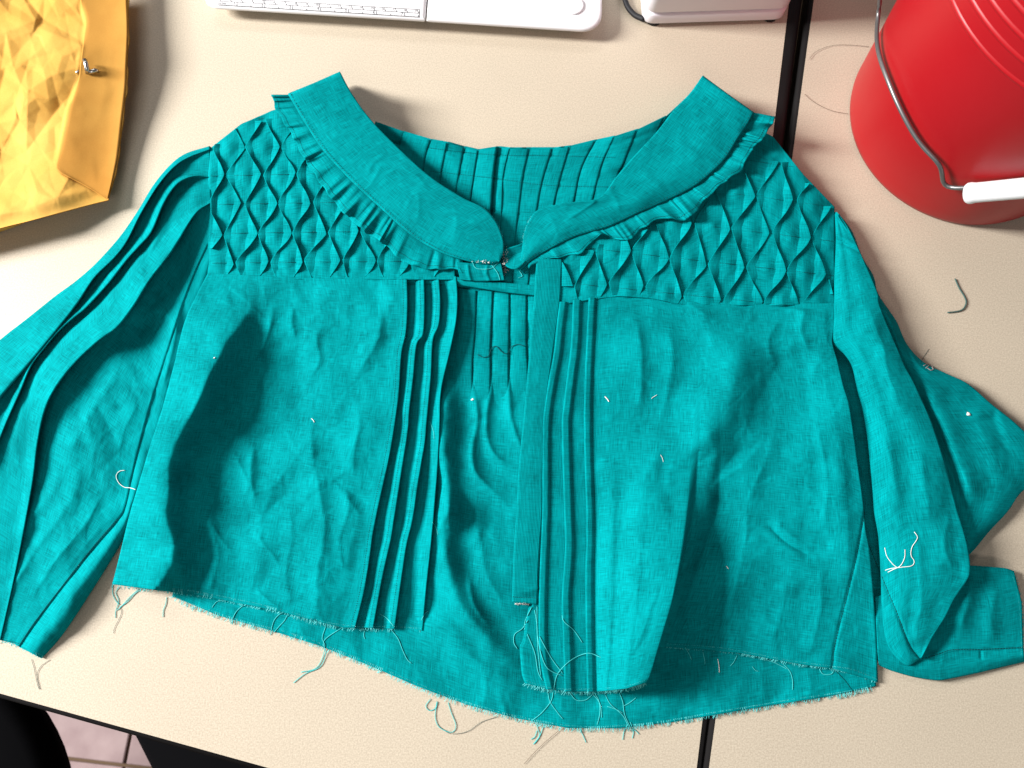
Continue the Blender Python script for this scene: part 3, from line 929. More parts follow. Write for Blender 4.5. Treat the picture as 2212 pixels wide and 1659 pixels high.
cl_.insert(0, [(440, 340, 5), (437, 400, 5), (438, 500, 5), (436, 604, 5)])
cl_[1] = [(455, 320, 17), (453, 400, 15), (455, 500, 13), (451, 604, 11)]
yoke(lambda b: 596 + 0 * b, 'yoke', nl, 0, 13, 0, 6, 1, cl_, [4] + [22] * 8, 150, zbl, 44, clip_l, 'yoke of honeycomb tucks beside the golden envelope side sleeve')


def zr(x, y): return (1094.5 + x * .3385, 288 + y * .3385)
# pair indices grow to the right; rows 0..4
nr = {(0, 10): zr(1745, 172), (0, 12): zr(1957, 278), (1, 9): zr(1592, 405), (1, 11): zr(1837, 425), (1, 13): zr(2080, 452), (2, 6): zr(1187, 570), (2, 8): zr(1432, 602), (2, 10): zr(1686, 636), (2, 12): zr(1945, 667),
      (3, 1): zr(560, 765), (3, 3): zr(790, 748), (3, 5): zr(1030, 797), (3, 7): zr(1273, 832), (3, 9): zr(1520, 860), (3, 11): zr(1785, 887), (3, 13): zr(2045, 897),
      (4, 0): zr(430, 978), (4, 2): zr(650, 955), (4, 4): zr(878, 968), (4, 6): zr(1122, 1033), (4, 8): zr(1372, 1066), (4, 10): zr(1642, 1080)}
top_r = lambda u: np.interp(u, [1195, 1239, 1302, 1371, 1416, 1450, 1493, 1522, 1555, 1600, 1660, 1676, 1700, 1745, 1790, 1803, 1810], [500, 478, 456, 434, 398, 366, 322, 285, 255, 260, 285, 302, 345, 386, 425, 448, 470])
bot_r = lambda u: np.interp(u, [1200, 1257, 1311, 1358, 1409, 1463, 1568, 1802], [657, 647, 639, 635, 642, 654, 657, 657])
col_r = lambda v: np.interp(v, [260, 300, 330, 380, 410, 440, 470, 490, 520, 550, 570], [1680, 1640, 1615, 1575, 1545, 1515, 1470, 1390, 1320, 1240, 1200])
zbr = lambda u, v: np.interp(v, [260, 350, 450, 655], [26, 22, 17, 13]) - np.interp(u, [1740, 1805], [0, 5])
clip_r = lambda b, u, v: (v > np.maximum(top_r(b), top_r(u)) + 3) & (v < bot_r(u) + 2) & (u < 1801) & (b < 1800) & (np.minimum(u, b) > 1210) & (np.maximum(u, b) > col_r(v) + 2)
cr_ = []
for i in range(10):
    x0 = 1205 + i * 66.4
    tv, bv = float(top_r(x0)), float(bot_r(x0)) + 3
    cr_.append([(x0, tv + (bv - tv) * f, float(zbr(x0, tv + (bv - tv) * f))) for f in (0, .35, .7, 1)])
yoke(bot_r, 'yoke', nr, 0, 14, 0, 5, 0, cr_, [22] * 9, 150, zbr, 51, clip_r, 'yoke of honeycomb tucks beside the red bucket side sleeve')


# ---- left sleeve (long tucks running from the shoulder)
so = [(453, 316), (400, 333), (365, 360), (330, 403), (300, 453), (260, 511), (210, 567), (165, 607), (120, 640), (60, 688), (0, 735), (-70, 800), (-140, 890), (-190, 1000), (-200, 1120), (-180, 1250)]
T1 = [(454, 322), (405, 341), (372, 364), (340, 402), (315, 442), (298, 472), (273, 522), (247, 556), (203, 600), (163, 660), (100, 740), (50, 800), (0, 860), (-70, 960), (-120, 1060), (-130, 1180), (-110, 1300)]
T2 = [(455, 383), (425, 380), (400, 386), (377, 403), (353, 440), (327, 500), (300, 532), (273, 562), (233, 613), (187, 663), (160, 685), (127, 715), (97, 750), (67, 790), (43, 846), (10, 920), (-20, 1000), (-50, 1100), (-60, 1200), (-50, 1340)]
T3 = [(456, 437), (427, 456), (407, 483), (385, 520), (362, 555), (323, 605), (290, 658), (253, 706), (213, 735), (160, 785), (118, 840), (95, 890), (80, 960), (70, 1040), (50, 1150), (30, 1250), (0, 1383)]
SG = [(456, 510), (425, 575), (395, 650), (362, 750), (330, 850), (305, 940), (285, 1020), (270, 1090), (253, 1122), (187, 1199), (83, 1333), (40, 1396)]
SE = [(451, 592), (432, 650), (404, 740), (382, 830), (357, 920), (332, 1000), (302, 1075), (283, 1125), (262, 1172), (187, 1293), (133, 1373), (90, 1422)]
oz = zc(so, [16, 17, 16, 14, 12, 9, 6, 5])
t1 = zc(T1, [18, 22, 22, 22, 22, 22, 22, 16, 10])
t2 = zc(T2, [17, 21, 22, 22, 21, 22, 21, 16, 12])
t3 = zc(T3, [16, 22, 27, 31, 33, 32, 26, 18, 12, 7])
mg = zc([(457, 470), (430, 520), (400, 580), (365, 650), (320, 720), (280, 790), (240, 870), (205, 960), (175, 1060), (140, 1160), (90, 1270), (30, 1390)], [12, 9, 7, 8, 12, 15, 14, 12, 10, 5])
sg = zc(SG, [11, 13, 14, 13, 12, 11, 10, 9, 6])
rm = [((a[0] + b[0]) / 2, (a[1] + b[1]) / 2, 14 if i > 5 else 12) for i, (a, b) in enumerate(zip(SG, SE))]
rm[-1] = (rm[-1][0], rm[-1][1], 8)
se = zc(SE, [9, 8, 8, 8, 7, 6, 3])
curves = [sh(oz, 10, 8, z=2), sh(oz, 0, 0, -5), oz, t1, sh2(t1, 0.5, 0, -2), sh2(t1, -4, -3, -11), sh2(t2, -16, -8, -8), t2, sh2(t2, .5, 0, -2), sh2(t2, -4, -3, -11),
          sh2(t3, -30, -14, -7), t3, sh2(t3, .5, .3, -2.5), sh2(t3, -5, -4, -14), mg, sg, sh(sg, 3, 2, -1.5), rm, se, sh(se, -6, -4, z=1.5)]
counts = [2, 2, 16, 1, 3, 6, 8, 1, 3, 8, 12, 1, 3, 22, 34, 2, 8, 8, 2]
ease = ['', 'o', '', '', '', 's', '', '', '', 's', '', '', '', 's', 's', '', 'o', 'i', '']
ls_str = [
    ([(312, 708), (322, 680), (345, 672), (370, 690), (386, 722)], 5, 20, 18, 1.6, (.2, .2)),
    ([(388, 655), (380, 720), (365, 790), (345, 860)], 7, 20, 16, 1.6, (.2, .3)),
    ([(240, 770), (248, 810), (205, 870), (172, 930), (140, 990)], 8, 14, 40, 1.6, (.3, .2)),
    ([(170, 855), (215, 870), (265, 885)], 3, 8, 8, 1.4, (.3, .3)),
    ([(185, 880), (190, 915), (200, 950)], 2.5, 5, 7, 1.4, (.3, .3)),
    ([(165, 905), (185, 930), (200, 960)], 2.5, 5, 6, 1.4, (.3, .3)),
    ([(130, 990), (110, 1060), (70, 1120), (20, 1190)], 6, 22, 20, 1.6, (.3, .3)),
    ([(180, 1000), (150, 1080), (90, 1170), (30, 1260), (0, 1300)], 6, 18, 20, 1.6, (.3, .2)),
    ([(230, 1040), (190, 1120), (130, 1200), (60, 1300)], 5, 16, 14, 1.6, (.3, .2)),
    ([(60, 850), (40, 930), (20, 1000)], 5, 20, 16, 1.6, (.3, .3)),
    ([(300, 860), (270, 930), (250, 1000)], 4, 20, 16, 1.6, (.3, .3)),
    ([(345, 500), (320, 560), (290, 610)], 1.5, 6, 6, 1.5, (.3, .3)),
]
_ls = fields(ls_str, 20, 0.55, 0.9)
sleeve_l = loft('sleeve', curves, counts, 330, TEAL, BL, lambda u, v: _ls(u, v) * sstep((460 - u) / 50), ease=ease, label='sleeve with long tucks from the shoulder, running out of the picture')

# ---- right sleeve: under layer, cuff end and the folded upper layer
fa = [(1808, 458), (1830, 490), (1850, 530), (1866, 565), (1895, 633), (1900, 662), (1938, 753), (1955, 793), (1975, 830), (2008, 903), (2021, 940), (2041, 1003), (2068, 1106), (2081, 1146), (2091, 1189), (2095, 1233), (2085, 1258), (2061, 1293), (2041, 1333), (2015, 1373), (1990, 1421)]
fi = [(1804, 462), (1806, 520), (1803, 600), (1802, 686), (1797, 735), (1825, 766), (1841, 792), (1852, 840), (1865, 890), (1875, 953), (1885, 1053), (1889, 1106), (1898, 1160), (1903, 1239), (1905, 1306), (1911, 1366), (1925, 1406), (1958, 1436), (1986, 1424)]
faz = zc(fa, [17, 20, 24, 27, 28, 29, 30, 30, 28, 24, 19])
fiz = zc(fi, [14, 15, 14, 13, 14, 16, 16, 15, 13, 14])
n_ = 21
fac, fic = cat(faz, n_), cat(fiz, n_)
m1 = [(a[0] * .35 + b[0] * .65, a[1] * .35 + b[1] * .65, a[2] * .35 + b[2] * .65 + 9 * math.sin(math.pi * min(1, i / 20 * 1.02))) for i, (a, b) in enumerate(zip(fac, fic))]
m2 = [(a[0] * .72 + b[0] * .28, a[1] * .72 + b[1] * .28, a[2] * .72 + b[2] * .28 + 7 * math.sin(math.pi * min(1, i / 20 * 1.02))) for i, (a, b) in enumerate(zip(fac, fic))]
out_ = [(1812, 462), (1840, 500), (1862, 555), (1886, 596), (1897, 636), (1935, 693), (1958, 743), (1995, 783), (2041, 806), (2091, 830), (2141, 873), (2188, 910), (2232, 955), (2246, 1000), (2230, 1040), (2201, 1068), (2175, 1106), (2135, 1149), (2101, 1190), (2070, 1215)]
inn_ = [(1806, 470), (1825, 505), (1842, 550), (1860, 590), (1875, 640), (1905, 700), (1925, 750), (1940, 800), (1965, 850), (1985, 900), (2000, 950), (2020, 1000), (2035, 1050), (2048, 1090), (2055, 1120), (2060, 1150), (2060, 1170), (2060, 1185), (2055, 1200), (2050, 1212)]
oz = zc(out_, [12, 12, 10, 9, 10, 12, 12, 10, 9, 6]); iz = zc(inn_, [10, 9, 8, 6, 6, 7, 7, 6, 5, 5])
mo = [((a[0] + b[0]) / 2, (a[1] + b[1]) / 2, (a[2] + b[2]) / 2 + 7) for a, b in zip(oz, iz)]
sleeve_r = loft('sleeve', [iz, mo, oz, sh(oz, -5, 2, z=1.5)], [26, 26, 3], 220, TEAL, BL, fields([
    ([(1990, 800), (2010, 860), (2050, 950), (2085, 1040), (2100, 1110)], 9, 16, 30, 1.7, (.25, .2)),
    ([(1960, 745), (1985, 790), (2020, 812)], 4, 10, 10, 1.5, (.3, .3)),
    ([(2090, 850), (2120, 920), (2150, 1000), (2150, 1060)], 4, 40, 30, 1.7, (.3, .3)),
    ([(1905, 650), (1925, 700), (1950, 770)], 4, 8, 8, 1.5, (.2, .3))], 60, 0.5, 0.6), ease=['o', 'i', ''], label='sleeve folded over itself beside the red bucket')
# cuff end, lying under the fold
ct = zc([(1890, 1290), (1960, 1270), (2030, 1228), (2060, 1222), (2098, 1222), (2141, 1225), (2172, 1228), (2190, 1234)], [8, 12, 14, 13, 12, 10, 9, 8])
cs_ = zc([(1895, 1400), (1950, 1418), (1988, 1424), (2028, 1415), (2055, 1405), (2108, 1403), (2165, 1401), (2210, 1399)], [9, 9, 9, 11, 11, 10, 9, 8])
cb = zc([(1898, 1436), (1925, 1448), (1975, 1462), (2025, 1469), (2055, 1465), (2108, 1454), (2158, 1442), (2213, 1429)], [4, 4, 5, 6, 6, 5, 4, 3])
cm = [((a[0] + b[0]) / 2, (a[1] + b[1]) / 2, (a[2] + b[2]) / 2 + 3) for a, b in zip(ct, cs_)]
cm[-1] = (2207, 1300, 9)
loft('cuff', [sh(ct, 2, 6, z=2), ct, cm, cs_, sh(cs_, 0, 2, -1.2), [((a[0] + b[0]) / 2, (a[1] + b[1]) / 2, 9) for a, b in zip(cs_, cb)], cb, sh(cb, 0, -5, z=1.2)], [3, 16, 16, 1, 8, 8, 2], 130, TEAL, sleeve_r, fields([
    ([(2100, 1240), (2090, 1300), (2070, 1370)], 4, 18, 14, 1.6, (.2, .2)), ([(2150, 1260), (2140, 1330), (2150, 1390)], 2, 18, 14, 1.6, (.2, .2)),
    ([(2000, 1415), (2040, 1390), (2075, 1330)], -4, 12, 12, 1.6, (.2, .3)), ([(2118, 1405), (2119, 1415), (2118, 1425)], -1.5, 3, 3, 1.5, (.1, .1))], 66, 0.5), ease=['', 's', 's', '', 'o', 'i', ''])
loft('folded_sleeve_layer', [sh(fiz, -45, 2, z=1.2), sh(fiz, 4, 2, z=2), sh(fiz, 0, 0, -4), fiz, m1, m2, faz, sh(faz, -2, 0, -3), sh(faz, -9, 0, -10)], [6, 2, 2, 18, 18, 16, 2, 3], 300, TEAL, sleeve_r, fields([
    ([(1870, 640), (1900, 740), (1925, 820), (1950, 920)], 6, 40, 22, 1.7, (.3, .3)),
    ([(1905, 930), (1925, 1020), (1930, 1100)], 5, 24, 26, 1.7, (.3, .3)),
    ([(1985, 960), (2000, 1060), (2010, 1140)], 5, 26, 24, 1.7, (.3, .3)),
    ([(1960, 1130), (1990, 1220), (1985, 1320), (1985, 1400)], 6, 30, 30, 1.7, (.3, .1)),
    ([(1875, 1173), (1905, 1246), (1941, 1333), (1965, 1393), (1988, 1423)], -2.2, 2.6, 2.6, 1.6, (.1, 0)),
    ([(2050, 1100), (2040, 1180), (2060, 1240)], 4, 14, 14, 1.6, (.3, .3)),
    ([(1806, 518), (1830, 530), (1858, 545)], -2, 4, 4, 1.5, (0, 0)), ([(1806, 508), (1830, 520), (1858, 535)], 3, 6, 6, 1.5, (0, 0))], 70, 0.45, 0.6), ease=['', '', '', 'o', 's', 'i', '', ''])

# ---- collar
cl_in = [(735, 157), (760, 203), (800, 258), (860, 320), (930, 383), (1000, 428), (1043, 449), (1068, 475), (1084, 510), (1087, 540), (1080, 563)]
cl_out = [(625, 205), (660, 265), (700, 325), (760, 390), (830, 455), (890, 508), (950, 543), (1000, 560), (1035, 568), (1060, 569), (1078, 566)]
ci = zc(cl_in, [46, 38, 32, 28, 25, 22, 20]); co_ = zc(cl_out, [42, 36, 30, 26, 23, 20, 18])
cmid = [((a[0] + b[0]) / 2, (a[1] + b[1]) / 2, (a[2] + b[2]) / 2 + 1.4) for a, b in zip(ci, co_)]
pre = lambda c, dx, dy: [(c[0][0] + dx * 1.0, c[0][1] + dy * 1.0, 8), (c[0][0] + dx * .5, c[0][1] + dy * .5, c[0][2] - 9)] + list(c)
col_str = [([(700, 300), (750, 290), (800, 285)], 1.21, 8, 8, 1.5, (.3, .3)), ([(790, 380), (810, 350), (840, 330)], 1.10, 5, 7, 1.4, (.3, .3)), ([(850, 350), (900, 380), (935, 420)], 1.10, 9, 9, 1.5, (.3, .3)),
           ([(900, 400), (905, 450), (895, 490)], 0.88, 6, 8, 1.5, (.3, .3)), ([(830, 345), (800, 400), (780, 420)], 1.10, 6, 7, 1.5, (.3, .3)), ([(670, 230), (720, 240), (760, 230)], 1.32, 9, 9, 1.5, (.3, .3)),
           ([(980, 440), (985, 490), (970, 530)], 0.77, 5, 8, 1.5, (.3, .3))]
collar_l = loft('collar', [pre(sh(ci, -4, 3, -5), 6, 16), pre(sh(ci, -1, 0, -1.5), 6, 16), pre(ci, 6, 16), pre(cmid, 8, 16), pre(co_, 8, 16), pre(sh(co_, -1, 1, -2.0), 8, 16)], [2, 2, 26, 26, 2], 240, TEAL, BL, fields(col_str, 80, 0.25, 0.22), ease=['', '', 'o', 'i', ''], thick=0.0007, label='collar half ending in a tuft of white fray')
cr_in = [(1517, 165), (1492, 200), (1450, 245), (1419, 285), (1365, 343), (1331, 383), (1293, 428), (1222, 439), (1164, 453), (1142, 480), (1132, 508), (1128, 540), (1121, 580)]
cr_out = [(1627, 243), (1612, 270), (1595, 295), (1568, 339), (1535, 373), (1501, 400), (1450, 427), (1382, 457), (1315, 488), (1247, 508), (1196, 532), (1152, 558), (1124, 582)]
ci = zc(cr_in, [48, 42, 36, 33, 28, 24, 20, 18]); co_ = zc(cr_out, [44, 38, 32, 28, 24, 20, 18, 17])
cmid = [((a[0] + b[0]) / 2, (a[1] + b[1]) / 2, (a[2] + b[2]) / 2 + 1.6) for a, b in zip(ci, co_)]
cmid[-1] = (1122.5, 581, 17.5)
col_str = [([(1290, 432), (1250, 460), (1212, 482)], 2.08, 9, 5, 1.5, (.1, .4)), ([(1560, 250), (1590, 262), (1605, 282)], 1.62, 9, 9, 1.5, (.3, .2)), ([(1455, 300), (1500, 330), (1520, 345)], 1.30, 9, 9, 1.5, (.3, .3)),
           ([(1380, 370), (1420, 400), (1440, 415)], 1.30, 9, 9, 1.5, (.3, .3)), ([(1310, 400), (1330, 430), (1340, 465)], 1.43, 10, 9, 1.5, (.3, .3)), ([(1180, 455), (1200, 490), (1205, 520)], 1.04, 8, 8, 1.5, (.3, .3))]
collar_r = loft('collar', [pre(sh(ci, 4, 3, -5), -6, 16), pre(sh(ci, 1, 0, -1.5), -6, 16), pre(ci, -6, 16), pre(cmid, -8, 16), pre(co_, -8, 16), pre(sh(co_, 1, 1, -2.0), -8, 16)], [2, 2, 26, 26, 2], 240, TEAL, BL, fields(col_str, 84, 0.25, 0.22), ease=['', '', 'o', 'i', ''], thick=0.0007, label='collar half with a bent crease near its end')


def ruffle(par, inner, outer, zi, zo, seed, n=420):
    a = cat(zc(inner, zi), n); b = cat(zc(outer, zo), n)
    rg = np.random.default_rng(seed)
    # fine uneven gathers at the seam that open into a few larger waves at the edge
    step = 0.10 + 0.95 * (0.5 + 0.5 * vnoise(np.arange(n) / 9.0, np.full(n, seed * 4.1), seed + 6)) ** 2
    ph = np.cumsum(step); ph2 = np.cumsum(np.convolve(rg.uniform(0.05, 0.33, n), np.ones(15) / 15, 'same'))
    loc = 0.5 + 0.75 * vnoise(np.arange(n) / 22.0, np.full(n, seed * 1.7), seed)
    big = np.clip(vnoise(np.arange(n) / 30.0, np.full(n, seed * 2.9), seed + 3), -.2, 1)
    cols = []
    K = 16
    for k in range(K + 1):
        f = k / K
        g = a * (1 - f) + b * f
        g[:, 2] += loc * np.sin(ph) * (0.3 + 2.6 * f * (1 - f) ** 0.5) + f ** 1.4 * 3.6 * np.sin(ph2) * (0.5 + big) - 1.8 * (1 - f) ** 3
        t = np.gradient(g[:, :2], axis=0); t /= np.linalg.norm(t, axis=1)[:, None] + 1e-9
        g[:, :2] += t * (1.6 * f * np.sin(ph + 1.1) * loc + 3.0 * f * np.sin(ph2 + .8) * (0.5 + big))[:, None]
        nrm_ = np.stack([-t[:, 1], t[:, 0]], -1)
        g[:, :2] += nrm_ * (1.5 * f * np.sin(ph2 * 1.3 + 2))[:, None]
        cols.append(g)
    G = np.stack(cols, 1)
    V = P(G[..., 0], G[..., 1], np.maximum(G[..., 2], 2) / 1000)
    du = np.linspace(0, .02, K + 1); dv = np.linspace(0, .25, n)
    UV = np.stack(np.meshgrid(du, dv), -1)
    o = mesh_obj('ruffle', V.reshape(-1, 3), grid_faces(n, K + 1), TEAL, par, True, UV.reshape(-1, 2))
    m = o.modifiers.new('cloth', 'SOLIDIFY'); m.thickness = 0.0006; m.offset = 0
    # hem stitching on the ruffle
    d = []
    q = G[:, K - 3]
    for i in range(0, n - 2, 2):
        d.append(P(q[i:i + 2, 0], q[i:i + 2, 1], (q[i:i + 2, 2] + 0.6) / 1000))
    tubes('stitching', d, 0.0002, THREAD_DARK, par, 4, kind='stuff')
    return o


ruffle(collar_l, cl_out[:8], [(586, 202), (598, 240), (628, 288), (650, 330), (690, 393), (735, 452), (790, 502), (830, 528), (866, 560), (920, 580), (985, 582), (1000, 588)], [38, 33, 28, 24, 20, 18, 16], [38, 30, 25, 22, 19, 17, 16], 5)
ruffle(collar_r, cr_out, [(1678, 250), (1652, 294), (1622, 328), (1600, 370), (1572, 388), (1530, 425), (1497, 464), (1470, 476), (1433, 471), (1392, 491), (1352, 520), (1298, 508), (1257, 545), (1213, 555), (1162, 567), (1126, 592)], [40, 34, 29, 25, 21, 18, 15], [40, 33, 28, 24, 20, 18, 15], 9)
# collar stitch lines
for par, c, zz in ((collar_l, cl_out, [42, 36, 30, 26, 23, 20, 18]), (collar_r, cr_out, [44, 38, 32, 28, 24, 20, 18, 17])):
    q = cat(zc(c, zz), 170)
    q2 = cat(zc([(p[0], p[1]) for p in c], zz), 170)
    sgn = 1 if par is collar_l else -1
    tubes('stitching', [P(q[i:i + 2, 0] + sgn * 3.0, q[i:i + 2, 1] - 2.5, (q[i:i + 2, 2] + 1.9) / 1000) for i in range(0, 168, 2)], 0.00022, THREAD_DARK, par, 4, kind='stuff')
loft('neck_band', [zc([(985, 566), (1030, 569), (1082, 566)], [19, 18, 17]), zc([(990, 586), (1035, 588), (1086, 586)], [18, 18, 17]), zc([(994, 604), (1040, 607), (1090, 605)], [15, 15, 15]), zc([(996, 602), (1040, 605), (1088, 603)], [9, 9, 9])], [10, 10, 2], 50, TEAL, collar_l, fields([([(1010, 575), (1012, 590), (1016, 604)], 1.5, 3, 4, 1.5, (0, 0)), ([(1052, 575), (1050, 590), (1056, 604)], 1.2, 3, 4, 1.5, (0, 0))], 92, .3))
# small frayed loop of the ruffle between the collar ends
loft('neck_tab', [zc([(1088, 540), (1100, 535), (1122, 528), (1140, 520)], [16, 19, 20, 19]), zc([(1090, 552), (1104, 552), (1124, 546), (1142, 540)], [14, 13, 15, 16]), zc([(1084, 565), (1098, 578), (1118, 580), (1140, 560)], [16, 20, 21, 18])], [8, 8], 30, TEAL, collar_r, fields([], 90, .4))

# ---- sewn lines on the panels
cloth = [o for o in COL.objects if o.type == 'MESH' and o.data.materials and o.data.materials[0] in (TEAL, TEAL_RIB)]
TREE = ray_z(cloth)
TREE_B = ray_z([back])


def sewn(par, pts, r=0.00022, step=5.0, fill=0.62, mat=THREAD_DARK, tree=None):
    L_ = np.linalg.norm(np.diff(np.array(pts, float)[:, :2], axis=0), axis=1).sum()
    n = max(4, int(L_ / step))
    c = cat(pts, n * 4 + 1)
    d = []
    for i in range(n):
        a, b = c[i * 4][:2], c[i * 4 + int(4 * fill)][:2]
        p, q = on_cloth(TREE, a[0], a[1], .0004), on_cloth(TREE, b[0], b[1], .0004)
        if np.linalg.norm(p - q) < 0.008: d.append(np.stack([p, q]))
    if d: return tubes('stitching', d, r, mat, par, 4, kind='stuff')


off = lambda c, du: [(p[0] + du, p[1]) for p in c]
for c in (E1, E2, E3):
    sewn(left_front, off(c, -9))
for c, d_ in ((A_, 18), (B_, 20), (C_, 18)):
    sewn(right_front, off(c, d_)[:-1])
sewn(right_front, [(1868, 1106), (1851, 1199), (1828, 1293), (1804, 1389), (1799, 1436)], .0003, 6, .9)
sewn(sleeve_r, [(1877, 1178), (1905, 1246), (1941, 1333), (1965, 1393), (1988, 1421), (2028, 1413), (2055, 1404), (2108, 1403), (2208, 1399)], .0003, 6, .9)
sewn(sleeve_l, [(253, 1122), (187, 1199), (83, 1333), (42, 1393)], .0003, 6, .9)
sewn(placket, [(1108, 1289), (1130, 1291), (1160, 1292)], .0003, 4, .7)
for y0, y1 in ((330, 336), (380, 400)):
    sewn(None or BL.children[1] if False else collar_r.parent.children[0] if False else [o for o in COL.objects if o.name.startswith('back_yoke')][0], [(930, y0 - 10), (1060, y0 + 4), (1180, y1), (1330, y1 + 4)])

# ---- fraying along the raw edges
def fray(par, pts, n, lmin, lmax, ang=math.pi / 2, tree=None, spread=.13, seed=1, r=0.00018, zl=None):
    rg = np.random.default_rng(seed)
    c = cat(pts, 400); out = []
    for i in range(n):
        k = int(rg.random() * 398)
        u, v = c[k][:2]
        t = c[k + 1][:2] - c[k][:2]; a0 = math.atan2(t[1], t[0])
        a = a0 + ang + rg.normal() * spread
        ln_ = rg.uniform(lmin, lmax)
        u0, v0 = u - math.cos(a) * 6, v - math.sin(a) * 6
        ln_ += 3
        p0 = on_cloth(TREE, u0, v0, .0003)
        z0 = p0[2]
        pp = [p0]
        for q in (.5, 1.0):
            a2 = a + rg.normal() * .25 * q
            e_ = P(u0 + math.cos(a2) * ln_ * q, v0 + math.sin(a2) * ln_ * q, max(.0006, z0 * (1 - .25 * q)))
            pp.append(e_)
        out.append(np.array(pp))
    return tubes('fringe', out, r, FRAY, par, 3, kind='stuff')


front_hem_l = [(243, 1262), (300, 1271), (400, 1279), (500, 1298), (600, 1320), (690, 1346), (760, 1357), (850, 1359), (912, 1363)]
front_hem_r1 = [(1134, 1476), (1177, 1489), (1220, 1494), (1270, 1494), (1313, 1492), (1356, 1487), (1396, 1475)]
front_hem_r2 = [(1440, 1396), (1541, 1403), (1600, 1412), (1688, 1429), (1738, 1437), (1800, 1445), (1838, 1451), (1874, 1464), (1895, 1474)]
fray(left_front, front_hem_l, 380, 4, 11, seed=2)
fray(back, hem_b, 820, 4, 13, seed=3)
fray(right_front, front_hem_r1, 230, 4, 12, seed=4)
fray(right_front, front_hem_r2, 260, 4, 9, seed=5)
fray(collar_l, [(1045, 450), (1068, 475), (1084, 510), (1087, 540), (1080, 563)], 90, 3, 6, ang=-math.pi / 2, seed=6)
fray(collar_r, [(1150, 465), (1142, 480), (1132, 508), (1128, 540), (1122, 580)], 90, 3, 6, ang=math.pi / 2, seed=7)
fray(sleeve_r, [(2190, 1234), (2203, 1280), (2210, 1340), (2212, 1425)], 120, 3, 7, ang=-math.pi / 2, seed=8)
fray(sleeve_l, [(0, 1383), (40, 1398), (90, 1421)], 60, 3, 7, ang=math.pi / 2, seed=9)
fray(left_front, [(985, 600), (985, 693), (970, 766), (957, 820)], 30, 2, 4, ang=-math.pi / 2, seed=10)

# white fray tufts
rg = np.random.default_rng(5)
tuft = []
for (cx, cy, sx, sy, n) in ((1091, 578, 2, 9, 34), (1090, 548, 2, 6, 16), (1045, 565, 16, 2, 16)):
    for i in range(n):
        u, v = cx + rg.normal() * sx, cy + rg.normal() * sy
        a = rg.uniform(0, 6.3); l_ = rg.uniform(2, 6)
        p = on_cloth(TREE, u, v, .0008)
        q = P(u + math.cos(a) * l_, v + math.sin(a) * l_, p[2] + rg.uniform(.0002, .0016))
        tuft.append(np.array([p, (p + q) / 2 + [0, 0, .0004], q]))
tubes('fray_tuft', tuft, .00018, WHITE_FIBRE, collar_l, 3, kind='stuff', label='white frayed fibres at the collar end')
tubes('fray_tuft', [np.array([on_cloth(TREE, 1112 + i * .9, 1304 + rg.normal() * 1, .0005), on_cloth(TREE, 1114 + i * .9, 1306 + rg.normal() * 1.2, .0008)]) for i in range(34)], .0002, WHITE_FIBRE, placket, 3, kind='stuff')

# pulled threads hanging from the hems
def hang(par, pts, mat=THREAD_TEAL, r=.00028, lift=.0007, name='pulled_thread'):
    c = cat(pts, 26)
    rg_ = np.random.default_rng(int(abs(pts[0][0] * 7 + pts[0][1])))
    p = np.array([on_cloth(TREE, q[0], q[1], lift) for q in c])
    z = p[:, 2].copy()
    for k in range(3): z[1:-1] = np.maximum(z[1:-1], (z[:-2] + z[2:]) / 2)
    p = P(c[:, 0], c[:, 1], 0) if False else np.array([P(q[0], q[1], zz) for q, zz in zip(c, z)])
    return tubes(name, [p], r if mat is not THREAD_DARK else r * .55, mat, par, 5)


